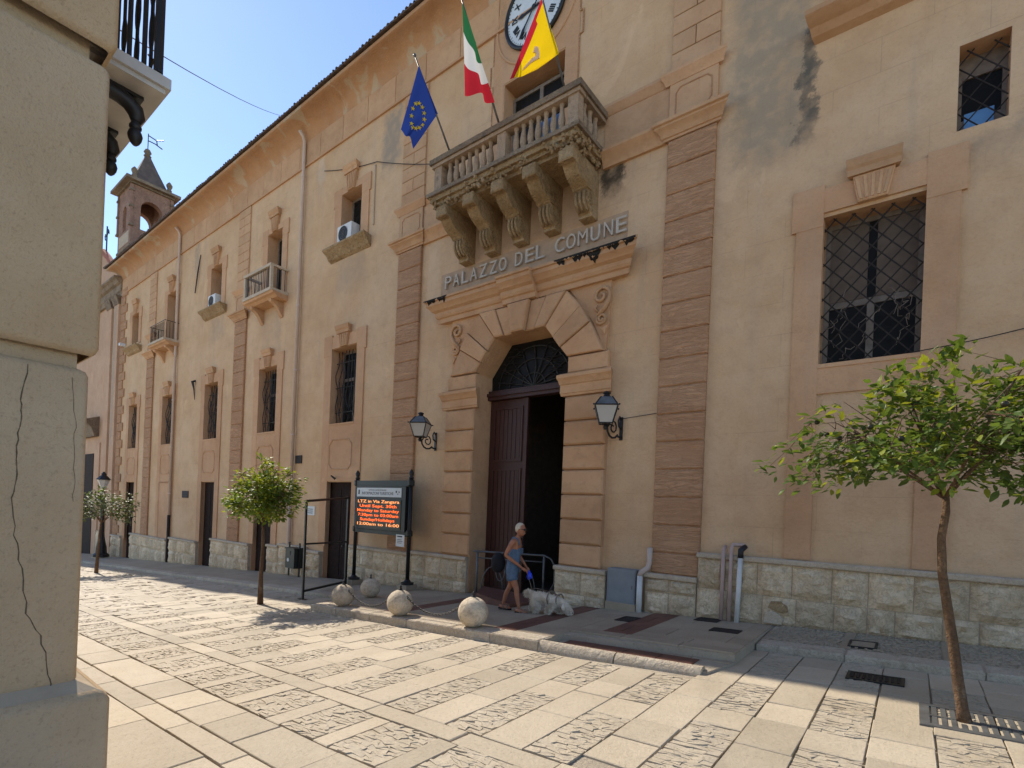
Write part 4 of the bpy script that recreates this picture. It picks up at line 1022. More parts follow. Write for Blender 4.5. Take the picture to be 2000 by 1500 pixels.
# ---------------------------------------------------------------- corner house in the left foreground
hs = thing('corner_house','cracked cream plaster corner house with heavy grooved courses, close by','building',(-5.5,-1,-.4)); hx,hy = -3.81,.83
def course(z0,z1,e,rb=.035,name='course'):
    b = MB(); x1,y1 = hx+e,hy+e; prof = [(0,0),(0,1)]
    v = []; lev = [(z0,rb),(z0+rb*.4,rb*.35),(z0+rb*1.2,0),(z1-rb*1.2,0),(z1-rb*.4,rb*.35),(z1,rb)]; n = 5
    rings = []
    for z,ins in lev:
        r_ = .03; cx,cyy = x1-ins-r_,y1-ins-r_; ring = [(x1-ins,-7.0,z)]+[(cx+r_*math.cos(math.pi/2*k/n),cyy+r_*math.sin(math.pi/2*k/n),z) for k in range(n+1)]+[(-12,y1-ins,z)]
        rings.append(ring)
    N = len(rings[0]); v = [p for r in rings for p in r]; f = [(i*N+k,i*N+k+1,(i+1)*N+k+1,(i+1)*N+k) for i in range(len(lev)-1) for k in range(N-1)]
    b.add(v,f); b.build(name,'cream',hs,smooth=40,recalc=False)
course(-1.2,.50,.13,.05,'pedestal')
b = MB(); x1,y1 = hx+.10,hy+.10; b.add([(x1,-7,.485),(x1,y1,.485),(-12,y1,.485),(hx-.02,-7,.56),(hx-.02,hy-.02,.56),(-12,hy-.02,.56)],[(0,1,4,3),(1,2,5,4)]); b.build('pedestal_slope','pedtop',hs,recalc=False)
course(.52,2.36,0.0); course(2.44,4.13,.035); course(4.22,8.5,.06)
MB().box(-12,hx-.05,-7,hy-.05,-1,8.45).build('core','cream',hs)
for pts in ([(.57,2.33),(.54,2.13),(.55,2.02),(.53,1.88),(.54,1.73),(.525,1.6),(.54,1.4),(.57,1.22),(.60,.97),(.66,.84),(.70,.64),(.71,.53)],[(.75,2.30),(.775,2.05),(.767,1.91),(.78,1.74),(.778,1.59)]):
    b = MB(); P2 = []
    for i in range(len(pts)-1):
        for k in range(4): u = k/4; P2.append((pts[i][0]+(pts[i+1][0]-pts[i][0])*u+R(-.006,.006),pts[i][1]+(pts[i+1][1]-pts[i][1])*u))
    P2.append(pts[-1])
    wd = .0030 if pts[0][0] < .6 else .0013
    for i in range(len(P2)-1):
        (y0,z0),(y1_,z1_) = P2[i],P2[i+1]; w1 = wd*R(.5,1.2); w2 = wd*R(.5,1.2)
        b.add([(hx+.0015,y0-w1,z0),(hx+.0015,y0+w1,z0),(hx+.0015,y1_+w2,z1_),(hx+.0015,y1_-w2,z1_)],[(0,1,2,3)])
    b.build('crack','crack',hs,recalc=False)
# its balcony
hb_ = part('balcony',hs,(-5,1.1,4.3)); sx1,sy1 = -3.97,1.23
MB().box(-6.3,sx1,hy-.2,sy1,4.33,4.40).build('marble_slab','marble',hb_); MB().box(-6.3,sx1-.025,hy-.2,sy1-.025,4.30,4.33).build('slab_lip','marble',hb_)
for x in (-4.18,-4.72,-5.26,-5.8):
    pts = [(x,hy-.05,4.255),(x,hy+.08,4.255),(x,hy+.17,4.25),(x,hy+.225,4.235),(x,hy+.262,4.205),(x,hy+.275,4.165),(x,hy+.268,4.13)]
    MB().tube(pts,[.045,.046,.048,.05,.052,.046,.03],16).build('bracket','iron',hb_,smooth=50)
    MB().lathe(x,hy+.268,[(.012,-.115),(.026,-.10),(.038,-.075),(.043,-.05),(.036,-.025),(.028,-.012),(.036,0),(.036,.012),(.026,.03),(.024,.07)],16,4.09).build('bracket_drop','iron',hb_,smooth=50)
    MB().box(x-.035,x+.035,hy-.05,hy+.30,4.28,4.30).build('bracket_plate','iron',hb_)
y0 = sy1-.06
for i in range(15):
    x = sx1-.06-i*.155
    b = MB(); b.tube([(x,y0,4.40),(x,y0,5.5)],.012 if i else .028,6)
    b.build('baluster_bar','iron',hb_)
for i in range(6):
    x = sx1-.215-i*.31; b = MB()
    for k in range(2): b.tube([(x+.045*math.cos(a)*(1 if k else -1),y0,4.80+k*.3+.13*math.sin(a)) for a in [2*math.pi*q/12 for q in range(13)]],.007,5)
    b.tube([(x-.06,y0,4.45),(x+.05,y0,4.58),(x-.05,y0,4.66)],.007,5); b.build('scroll','iron',hb_)
for i in range(4):
    y = sy1-.14-.085*i; MB().tube([(sx1-.05,y,4.40),(sx1-.05,y,5.5)],.012,6).build('baluster_bar','iron',hb_)
MB().box(-6.3,sx1-.03,y0-.02,y0+.02,5.5,5.53).build('hand_rail','iron',hb_); MB().box(-6.3,sx1-.03,y0-.012,y0+.012,4.43,4.45).build('bottom_rail','iron',hb_)
FLAGS = {
 'EU': ((-8.24,7.82,9.40),(-8.54,7.0,11.06),(-8.46,7.05,10.84),(-8.31,7.5,10.05),(-8.83,6.95,9.63),(-8.94,7.4,9.55)),
 'IT': ((-6.84,7.82,9.40),(-7.16,6.9,11.46),(-7.14,6.95,11.34),(-6.97,7.2,10.63),(-6.82,6.85,9.36),(-6.55,7.35,9.40)),
 'SI': ((-5.29,7.82,9.40),(-5.34,7.0,10.62),(-5.35,7.1,10.49),(-5.25,7.55,9.8),(-5.88,6.95,9.21),(-5.60,7.4,9.59)),
}
# ---------------------------------------------------------------- things on and before the facade
# downpipes
def pipe(x,z1,zm,z0,label):
    t = thing('downpipe',label,'pipe',(x,FY-.09,z0)); y = FY-.10
    MB().tube([(x+.02,FY-.3,z1+.12),(x+.01,FY-.16,z1),(x,y,z1-.15),(x,y,zm)],.055,10).build('pipe','beigepipe',t,smooth=True)
    MB().tube([(x,y,zm),(x,y,z0)],.062,10).build('lower_pipe','rust' if zm < 2 else 'beigepipe',t,smooth=True)
    z = z1-1.3; 
    while z > zm: MB().tube([(x,y,z),(x,y,z+.06)],.066,10).build('bracket','beigepipe',t); z -= 2.1
pipe(-16.0,13.45,2.2,G(-16)+.13,'pale downpipe between the first air conditioner window and the first small balcony')
pipe(-26.4,13.5,.75,G(-26.4)+.13,'pale downpipe with rusty lower end farther down the facade')
# air conditioners on the sills
def aircon(x0,x1,z0,z1,o0,o1,label):
    t = thing('air_conditioner',label,'air conditioner',((x0+x1)/2,FY-o1,z0),'outdoor air conditioner units')
    MB().fbox(x0,x1,z0,z1,o0,o1).build('case','white',t); xc,zc,r = x0+(x1-x0)*.42,(z0+z1)/2,(z1-z0)*.42
    MB().prism([(xc+r*math.cos(k*.3927),zc+r*math.sin(k*.3927)) for k in range(16)],o1,o1+.008).build('fan_opening','ink',t)
    g = MB()
    for q in (.35,.7,1): g.tube([(xc+r*q*math.cos(k*.3927),FY-o1-.012,zc+r*q*math.sin(k*.3927)) for k in range(17)],.006,4)
    for k in range(8): g.tube([(xc,FY-o1-.012,zc),(xc+r*math.cos(k*.785),FY-o1-.012,zc+r*math.sin(k*.785))],.005,4)
    g.build('fan_guard','steel',t)
    MB().fbox(x0+.05,x0+.12,9.245,z0,o0+.03,o1-.03).build('foot','steel',t); MB().fbox(x1-.12,x1-.05,9.245,z0,o0+.03,o1-.03).build('foot','steel',t)
aircon(-13.82,-13.12,9.30,9.82,-.12,.16,'white air conditioner on the sill nearest the big balcony')
aircon(-22.96,-22.3,9.30,9.80,-.12,.14,'white air conditioner on the sill between the two small balconies')
# wall lanterns
def lantern(xw,zw0,zw1,xc,yc,ztop,label,rot=.5):
    t = thing('wall_lantern',label,'lantern',(xw,FY,zw0),'wall lanterns beside the portal')
    MB().fbox(xw-.03,xw+.03,zw0-.02,zw1+.02,0,.03).build('wall_plate','iron',t)
    zb_ = ztop-.60
    dx,dy = xc-xw,yc-FY
    P = lambda u,z: (xw+dx*u,FY+dy*u,z)
    MB().tube([P(.05,zw1-.03),P(.14,zw1+.02),P(.22,zw1-.06),P(.18,zw1-.16),P(.06,zw1-.2)],.018,6).build('upper_scroll','iron',t,smooth=True)
    arm = [P(.05,zw0+.03),P(.25,zw0+.04)]+[P(.55+.36*math.cos(a),zw0+.16+.17*math.sin(a)) for a in [math.radians(d) for d in (215,245,275,305,335,5)]]+[P(1,zb_)]
    MB().tube(arm,.020,7).build('arm','iron',t,smooth=True)
    MB().tube([P(.55+(.30-.02*k)*math.cos(k*.7),zw0+.18+(.15-.010*k)*math.sin(k*.7)) for k in range(13)],.015,6).build('arm_scroll','iron',t,smooth=True)
    MB().lathe(xc,yc,[(.03,-.08),(.05,-.03),(.035,0),(.095,.02)],10,zb_).build('socket','iron',t,smooth=40)
    c,s = math.cos(rot),math.sin(rot); z0,z1,z2 = zb_+.03,ztop-.26,ztop-.10; r0_,r1_,r2_ = .115,.20,.10
    cor = lambda r,k: (xc+r*1.414*math.cos(rot+math.pi/4+k*math.pi/2),yc+r*1.414*math.sin(rot+math.pi/4+k*math.pi/2))
    for k in range(4):
        a,b_,a1,b1 = cor(r0_,k),cor(r0_,k+1),cor(r1_,k),cor(r1_,k+1); q = MB(); q.add([(*a,z0),(*b_,z0),(*b1,z1),(*a1,z1)],[(0,1,2,3)]); q.build('pane','lglass',t,recalc=False)
        q = MB(); q.tube([(*a,z0),(*a1,z1)],.012,5); q.tube([(*a,z0),(*b_,z0)],.012,5); q.tube([(*a1,z1),(*b1,z1)],.014,5); q.tube([(*a1,z1),(*cor(r2_,k),z2)],.012,5); q.build('frame_bar','iron',t)
        q = MB(); q.add([(*cor(r1_,k),z1),(*cor(r1_,k+1),z1),(*cor(r2_,k+1),z2),(*cor(r2_,k),z2)],[(0,1,2,3)]); q.build('roof_pane','steel',t,recalc=False)
        p = cor(r1_*1.12,k); MB().ball((p[0],p[1],z1),.018,6,4).build('knob','iron',t)
    MB().lathe(xc,yc,[(.105,0),(.06,.03),(.05,.06),(.075,.075),(.06,.10),(.02,.115)],10,z2).build('chimney','iron',t,smooth=40)
lantern(-9.39,3.03,3.44,-9.28,FY-.62,3.84,'black iron wall lantern on the left of the portal')
lantern(-4.38,3.04,3.43,-4.44,FY-.52,3.83,'black iron wall lantern on the right of the portal')
# flags
def flag(name,label,base,tip,A,B,Cc,D,colour,nu=14,nv=18,rip=.07,ph=0,ext=None):
    t = thing(name,label,'flag',base,'flags on the balcony')
    MB().tube([base,tip],[.022,.014],7).build('pole','steel' if not ext else 'beigepipe',t,smooth=True); MB().ball(tip,.035,8,6).build('pole_tip','steel',t,smooth=True)
    A,B,Cc,D = map(Vector,(A,B,Cc,D)); me = MB(); nrm = (B-A).cross(Cc-A).normalized(); mats = []
    for j in range(nv+1):
        for i in range(nu+1):
            u,v = i/nu,j/nv; p = (A*(1-u)+B*u)*(1-v)+(Cc*(1-u)+D*u)*v
            p += nrm*rip*v**.6*(math.sin(u*6.5+ph)+.5*math.sin(u*11+v*2+ph*2))+Vector((0,0,-.12*math.sin(math.pi*v)*math.sin(math.pi*u)))
            me.v.append(tuple(p))
    for j in range(nv):
        for i in range(nu): me.f.append((j*(nu+1)+i,j*(nu+1)+i+1,(j+1)*(nu+1)+i+1,(j+1)*(nu+1)+i)); mats.append(colour((i+.5)/nu,(j+.5)/nv))
    names = sorted(set(mats)); o = me.build('cloth',names,t,smooth=True,recalc=False)
    for i,p in enumerate(o.data.polygons): p.material_index = names.index(mats[i])
    return t,(A,B,Cc,D,nrm)
def patchpt(g,u,v,off):
    A,B,Cc,D,n = g; return (A*(1-u)+B*u)*(1-v)+(Cc*(1-u)+D*u)*v+n*off+Vector((0,0,-.12*math.sin(math.pi*v)*math.sin(math.pi*u)))
FL = FLAGS
def cloth_off(u,v,ph,rip): return rip*v**.6*(math.sin(u*6.5+ph)+.5*math.sin(u*11+v*2+ph*2))
t,g = flag('european_flag','blue flag with yellow stars hanging leftmost over the balcony',*FL['EU'],lambda u,v: 'f_blue',rip=.11,ph=.6)
for k in range(12):
    a = k*math.pi/6; u,v = .5+.28*math.cos(a),.5+.22*math.sin(a)
    for sg in (-1,1):
        c0 = patchpt(g,u,v,cloth_off(u,v,.6,.11)+sg*.010); A,B,Cc,D,n = g; X = (B-A).normalized(); Y = n.cross(X); q = MB()
        pts = [c0+(X*math.cos(m_*math.pi/5)+Y*math.sin(m_*math.pi/5))*(.052 if m_%2 == 0 else .022) for m_ in range(10)]; q.add(pts,[tuple(range(10))]); q.build('star','f_gold',t,recalc=False)
flag('italian_flag','green, white and red flag hanging in the middle over the balcony',*FL['IT'],lambda u,v: 'f_green' if v < .33 else ('f_white' if v < .64 else 'f_red'),rip=.07,ph=2.2)
t,g = flag('sicilian_flag','yellow and red flag with a pale bent leg emblem, before the clock',*FL['SI'],lambda u,v: 'f_red' if u < .10+.03*v else 'f_yellow',rip=.035,ph=4.0)
for sg in (-1,1):
    q = MB(); pts = [(.30,.42),(.40,.36),(.52,.40),(.58,.46),(.50,.54),(.42,.64),(.36,.78),(.30,.86),(.29,.80),(.33,.68),(.38,.56),(.44,.48),(.38,.46),(.32,.50)]
    q.add([patchpt(g,u,v,cloth_off(u,v,4.0,.035)+sg*.014) for u,v in pts],[tuple(range(len(pts)))]); q.build('leg_emblem','f_flesh',t,recalc=False)

# tourist information sign
sg_ = thing('information_sign','black two-post sign with orange scrolling text beside the portal','sign',(-10.75,8.35,G(-10.7)+.14)); sy = 8.35
for x in (-11.84,-9.67):
    zg = G(x)+.13; MB().box(x-.17,x+.17,sy-.17,sy+.17,zg-.05,zg+.13).build('foot_stone','walk',sg_)
    MB().lathe(x,sy,[(.16,0),(.16,.05),(.09,.07),(.055,.12)],12,zg+.13).build('foot','black',sg_,smooth=40)
    MB().tube([(x,sy,zg+.2),(x,sy,2.28)],.05,10).build('post','black',sg_,smooth=True)
    MB().lathe(x,sy,[(.05,0),(.07,.03),(.04,.06),(.055,.10),(.065,.15),(.03,.21),(.01,.24)],10,2.28).build('finial','black',sg_,smooth=True)
    for z in (.93,2.16): MB().lathe(x,sy,[(.06,0),(.085,.02),(.085,.14),(.06,.16)],10,z-.06).build('collar','black',sg_,smooth=35)
MB().box(-11.79,-9.72,sy-.06,sy+.08,2.10,2.24).build('top_beam','dgreen',sg_); MB().box(-11.79,-9.72,sy-.06,sy+.08,.87,.97).build('bottom_beam','dgreen',sg_)
MB().box(-11.76,-9.75,sy-.09,sy+.10,.98,2.09).build('case','black',sg_)
MB().box(-11.70,-9.90,sy-.10,sy-.091,1.82,2.05).build('title_panel','panelw',sg_)
text('title_text','INFORMAZIONI TURISTICHE','ink',sg_,(-11.48,sy-.101,1.875),.105,width=1.28,ext=.001)
text('title_text','CITTÀ DI CASTELVETRANO','ink',sg_,(-11.20,sy-.101,1.975),.05,width=.72,ext=.001)
for x,z,r in ((-9.985,1.95,.022),(-10.09,1.955,.03),(-10.03,1.90,.018)): MB().add([(x+r*math.cos(k),sy-.1015,z+r*math.sin(k)) for k in (0,1.05,2.1,3.14,4.2,5.2)],[(0,1,2,3,4,5)]).build('title_mark','ink',sg_,recalc=False)
MB().add([(-11.64,sy-.1015,1.88),(-11.58,sy-.1015,1.88),(-11.58,sy-.1015,1.98),(-11.61,sy-.1015,2.01),(-11.64,sy-.1015,1.98)],[(0,1,2,3,4)]).build('title_crest','ink',sg_,recalc=False)
MB().box(-11.70,-9.90,sy-.10,sy-.091,1.02,1.76).build('screen','screen',sg_)
for i,(ln,x0,wd,m_) in enumerate((('LTZ in Via Zangara',-11.64,1.68,'led2'),('Until Sept. 30th',-11.56,1.50,'led'),('Monday to Saturday',-11.66,1.70,'led'),('7:30pm to 03:00am',-11.62,1.64,'led'),('Sunday/Holidays',-11.52,1.40,'led'),('12:00am to 16:00',-11.64,1.70,'led2'))):
    text('led_line',ln,m_,sg_,(x0,sy-.102,1.665-.117*i),.105,width=wd,ext=.001,bold=.0015)
MB().box(-10.03,-9.72,sy-.105,sy-.098,.62,.91).build('notice','panelw',sg_)
for z,wd in ((.85,.18),(.78,.16),(.74,.2),(.70,.16)): MB().box(-9.98,-9.98+wd,sy-.108,sy-.1055,z,z+.012 if z < .8 else z+.03).build('notice_print','ink',sg_)

# empty black metal stand
st = thing('metal_stand','empty black metal frame stand at the pavement edge near the litter bin','stand',(-11.4,7.3,G(-11.4))); A_,B_ = Vector((-11.02,6.42,0)),Vector((-11.85,8.1,0)); r_ = .022
zt0,zt1 = 1.66,1.84
b = MB(); b.box(A_.x-.022,A_.x+.022,A_.y-.022,A_.y+.022,G(-11)+.012,1.66); b.build('post','black',st); MB().box(A_.x-.14,A_.x+.14,A_.y-.05,A_.y+.05,G(-11)-.005,G(-11)+.012).build('foot','black',st)
b = MB(); b.box(B_.x-.03,B_.x+.03,B_.y-.03,B_.y+.03,G(-11.8)+.08,1.80); b.build('post','black',st)
for za,zc,n,r_ in ((1.64,1.77,'top_bar',.03),(.65,.60,'middle_bar',.022),(-.44,-.46,'bottom_bar',.03)): MB().tube([(A_.x,A_.y,za),(B_.x,B_.y,zc)],r_,6).build(n,'black',st)
# litter bin
lb = thing('litter_bin','dark green litter bin on two legs against the plinth','bin',(-15.15,8.5,-.72)); zg = G(-15.1)+.13
MB().box(-15.45,-14.93,8.36,8.66,zg+.27,zg+.86).build('body','dgreen',lb); MB().box(-15.47,-14.91,8.34,8.68,zg+.86,zg+.90).build('lid','dgreen',lb)
for x in (-15.49,-14.89): MB().box(x-.02,x+.02,8.49,8.53,zg,zg+1.0).build('leg','black',lb); MB().ball((x,8.51,zg+1.03),.03,8,6).build('leg_knob','black',lb)
MB().box(-15.38,-15.16,8.35,8.361,zg+.68,zg+.80).build('opening','black',lb); MB().prism([(-15.28+.06*math.cos(k*.785),zg+.52+.06*math.sin(k*.785)) for k in range(8)],.488,.496).build('sticker','panelw',lb)
# street lamp far down
lp = thing('street_lamp','black cast iron street lamp behind the farthest little tree','street lamp',(-33.7,8.1,G(-33.7)+.1)); zg = G(-33.7)+.12
MB().box(-34.0,-33.4,7.8,8.4,zg-.1,zg+.06).build('base_stone','walk',lp)
MB().lathe(-33.7,8.1,[(.36,0),(.36,.12),(.26,.2),(.24,.5),(.16,.9),(.11,1.2),(.09,2.8),(.06,3.6)],10,zg+.06).build('post','iron',lp,smooth=35)
MB().lathe(-33.7,8.1,[(.12,0),(.28,.45),(.26,.47)],6,zg+3.65).build('lantern','lglass',lp); MB().lathe(-33.7,8.1,[(.34,0),(.2,.16),(.1,.25),(.12,.3),(.03,.42)],8,zg+4.12).build('lantern_roof','iron',lp)

# pipes, cabinet and small plates by the wall
def wpipe(name,label,pts,r,mat): return tag(MB().tube(pts,r,8).build(name,mat,None,smooth=True),label,'pipe')
zg = G(-2.3)+.13
wpipe('wall_pipe','left one of two thin pink pipes rising from the platform',[(-2.40,FY-.20,zg),(-2.40,FY-.20,1.12),(-2.40,FY-.1,1.18)],.032,'pinkpipe')
wpipe('wall_pipe','right one of two thin pink pipes, beside the white pipe',[(-2.28,FY-.20,zg),(-2.28,FY-.20,1.16),(-2.28,FY-.12,1.22),(-2.1,FY-.1,1.22)],.032,'pinkpipe')
t = thing('white_pipe','white pipe with black top fitting beside the pink pipes','pipe',(-2.14,FY-.2,zg)); MB().tube([(-2.16,FY-.21,zg),(-2.14,FY-.2,1.02)],.038,8).build('tube','white',t,smooth=True); MB().tube([(-2.14,FY-.2,1.02),(-2.14,FY-.19,1.14),(-2.10,FY-.1,1.2)],.045,8).build('fitting','iron',t,smooth=True)
zg = G(-3.75)+.13
t = thing('elbow_pipe','white drain pipe with an elbow next to the grey cabinet','pipe',(-3.78,FY-.2,zg)); MB().tube([(-3.79,FY-.24,zg),(-3.79,FY-.24,.56)],.05,9).build('lower_tube','white',t,smooth=True); MB().tube([(-3.79,FY-.24,.55),(-3.78,FY-.22,.62),(-3.70,FY-.12,.70),(-3.69,FY-.09,.80),(-3.69,FY-.08,1.06)],.05,9).build('elbow','beigepipe',t,smooth=True)
t = thing('meter_cabinet','grey metal cabinet standing against the wall right of the portal','cabinet',(-4.14,FY-.2,G(-4.1)+.13)); MB().box(-4.42,-3.87,FY-.26,FY,.03,.64).build('case','grey',t); MB().box(-4.40,-3.89,FY-.268,FY-.261,.06,.61).build('door','grey',t); MB().box(-4.44,-3.85,FY-.27,FY,G(-4.1)+.1,.03).build('base','walk',t); MB().box(-3.93,-3.915,FY-.275,FY-.2685,.30,.36).build('lock','steel',t)
t = thing('broken_stone','brown hole over a broken white chip in one plinth stone','damage',(-1.6,FY-.15,.1))
MB().prism([(-1.72,.30),(-1.68,.40),(-1.55,.41),(-1.46,.36),(-1.44,.27),(-1.50,.24),(-1.60,.26)],.12,.196,.0).build('hole_fill','worn',t); MB().prism([(-1.78,.06),(-1.76,.22),(-1.66,.26),(-1.56,.22),(-1.50,.14),(-1.53,.06)],.12,.20,.01).build('chip','limecap',t)
def plate(x0,x1,z0,z1,mat,label,name='wall_plate'): return tag(MB().fbox(x0,x1,z0,z1,0,.03).build(name,mat),label,'plate')
plate(-15.93,-15.55,2.84,3.1,'rust','small rusty plate behind the first downpipe above the bin'); plate(-25.2,-24.55,1.56,1.86,'rust','small dark vent plate left of the third door'); 
t = thing('wall_notice','small white notice with print on the wall left of the first door','notice',(-14.9,FY,1.2)); MB().fbox(-15.12,-14.68,1.20,1.48,0,.02).build('sheet','panelw',t)
for z in (1.26,1.32,1.38): MB().fbox(-15.05,-14.78,z,z+.02,.02,.023).build('print','ink',t)
tag(MB().tube([(-24.3,FY,6.55),(-24.3,FY-.12,6.5),(-24.3,FY-.05,6.2),(-24.3,FY-.01,5.75)],[.05,.06,.03,.008],8).build('wall_hook','iron'),'dark iron hook on the wall beside the third window','hook')
tag(MB().tube([(-24.2,FY-.03,11.9),(-24.35,FY-.06,11.2),(-24.6,FY-.05,10.35)],[.015,.028,.018],6).build('loose_bracket','rust'),'dark slanting bar on the stained wall under the eaves','bar')
t = thing('security_camera','small white camera fixed near the farthest upper sill','camera',(-33.2,FY-.3,9.3)); MB().box(-33.3,-33.1,FY-.45,FY-.2,9.40,9.54).build('housing','white',t); MB().tube([(-33.2,FY,9.35),(-33.2,FY-.25,9.42)],.03,5).build('arm','white',t)
# cables
def cable(label,pts,r=.008,sag=.0,mat='rust'):
    P = []; 
    for i in range(len(pts)-1):
        a,c = Vector(pts[i]),Vector(pts[i+1])
        for k in range(8): u = k/8; q = a.lerp(c,u); q.z -= sag*4*u*(1-u); P.append(q)
    P.append(Vector(pts[-1])); return tag(MB().tube(P,r,5).build('cable',mat),label,'cable')
cable('thin cable crossing the sky to the facade',[(-5.2,.86,5.4),(-16.4,FY-.72,13.95)],.006,.12,'steel')
cable('thin cable running along the facade to the balcony',[(-14.9,FY-.02,12.0),(-12.2,FY-.03,11.25),(-8.9,FY-.15,9.9)],.010,.06)
cable('black cable crossing the wall right of the barred window',[(-.1,FY-.12,3.98),(1.4,FY-.05,4.2)],.007,.03)
cable('thin cable leaving the right lantern towards the pilaster',[(-4.34,FY-.03,3.42),(-3.7,FY-.02,3.47)],.006)
b = MB(); b.tube([(-12.27,FY-.02,9.5),(-12.28,FY-.02,11.2)],.02,5); tag(b.build('cable_duct','limecap'),'pale vertical cable duct right of the first upper window','duct')

# railing and ramp in the portal
rl = thing('ramp_railing','grey steel railing with round hoops standing in the portal','railing',(-7.0,8.75,-.28)); A_,B_ = Vector((-7.60,8.55,0)),Vector((-6.20,9.12,0)); zt_ = .66
zgr = lambda p: G(p.x)+.14
P = lambda u,z: (A_.x+(B_.x-A_.x)*u,A_.y+(B_.y-A_.y)*u,z)
for u in (0,1): 
    MB().tube([P(u,zgr(A_.lerp(B_,u))),P(u,zt_)],.024,8).build('post','steel',rl,smooth=True)
MB().tube([P(-.06,zt_+.02),P(0,zt_+.02),P(1.0,zt_+.02),P(1.10,zt_-.04),P(1.16,zt_-.2),P(1.16,.1),P(1.08,-.12)],.022,8).build('hand_rail','steel',rl,smooth=True); MB().tube([P(0,zt_-.12),P(1,zt_-.12)],.015,7).build('middle_rail','steel',rl,smooth=True)
for u0 in (.24,.72): MB().tube([P(u0+.16*math.cos(a),-.12+.48*math.sin(a)) for a in [math.pi*k/16 for k in range(17)]],.013,6).build('hoop','steel',rl,smooth=True)
MB().tube([P(.36+.07*math.cos(a),.32+.26*math.sin(a)) for a in [2*math.pi*k/16 for k in range(17)]],.012,6).build('ring','steel',rl,smooth=True)
rp_ = MB(); za = G(-6.8)+PH+.004
q_ = [(-7.55,8.72),(-6.92,7.78),(-5.92,7.62),(-5.75,8.8)]; hh = [.20,.19,.07,.05]
rp_.add([(x,y,G(x)+PH+.003) for x,y in q_]+[(x,y,G(x)+PH+h) for (x,y),h in zip(q_,hh)],[(0,1,2,3),(4,5,6,7),(0,1,5,4),(1,2,6,5),(2,3,7,6),(3,0,4,7)])
tag(rp_.build('access_ramp','redtile'),'low brown ramp leading into the portal behind the walking person','ramp')

# stone balls and their chains
balls = [(-8.68,5.90,.215,'stone ball at the left end of the platform kerb'),(-6.95,5.86,.225,'middle stone ball on the sunlit platform kerb, between the two chains'),(-5.25,5.86,.232,'stone ball nearest the walking person on the platform kerb'),(-9.30,7.0,.212,'stone ball in the shade behind the platform end, below the sign')]
tops = []
for x,y,r,l in balls:
    z0 = G(x)+PH; t = thing('stone_ball',l,'bollard',(x,y,z0),'stone ball bollards')
    MB().ball((x,y,z0+r-.01),r,28,18,lambda d: 1+.006*math.sin(7*d.x+3*d.z)*math.cos(5*d.y)).build('ball','ball',t,smooth=True)
    MB().lathe(x,y,[(.03,-.02),(.035,.01),(.015,.02),(.015,.05),(.02,.07),(.008,.09)],8,z0+2*r-.015).build('eye_bolt','iron',t,smooth=True); tops.append(Vector((x,y,z0+2*r+.025)))
lk = MB().tube([(.028*math.cos(a),.016*math.sin(a),0) for a in [2*math.pi*k/8 for k in range(9)]],.006,4,False)
def chain(a,c,sag,label):
    t = thing('chain',label,'chain',(a+c)/2-Vector((0,0,sag))); n = int((c-a).length/.036); first_ = None
    for i in range(n+1):
        u = i/n; p = a.lerp(c,u); p.z -= sag*4*u*(1-u); tan = (c-a).normalized(); tan.z -= sag*4*(1-2*u)/(c-a).length; tan.normalize()
        if first_ is None: o = lk.build('link','chainm',t,origin=(0,0,0),smooth=True); first_ = o; place(o,p,t)
        else: o = inst(first_,p,t)
        q = tan.to_track_quat('X','Z')
        from mathutils import Quaternion
        o.rotation_mode = 'QUATERNION'; o.rotation_quaternion = q @ Quaternion((1,0,0),math.pi/2*(i%2)+.4)
chain(tops[0],tops[1],.38,'chain sagging between the left and the middle sunlit stone ball'); chain(tops[1],tops[2],.38,'chain sagging between the middle ball and the ball by the person')

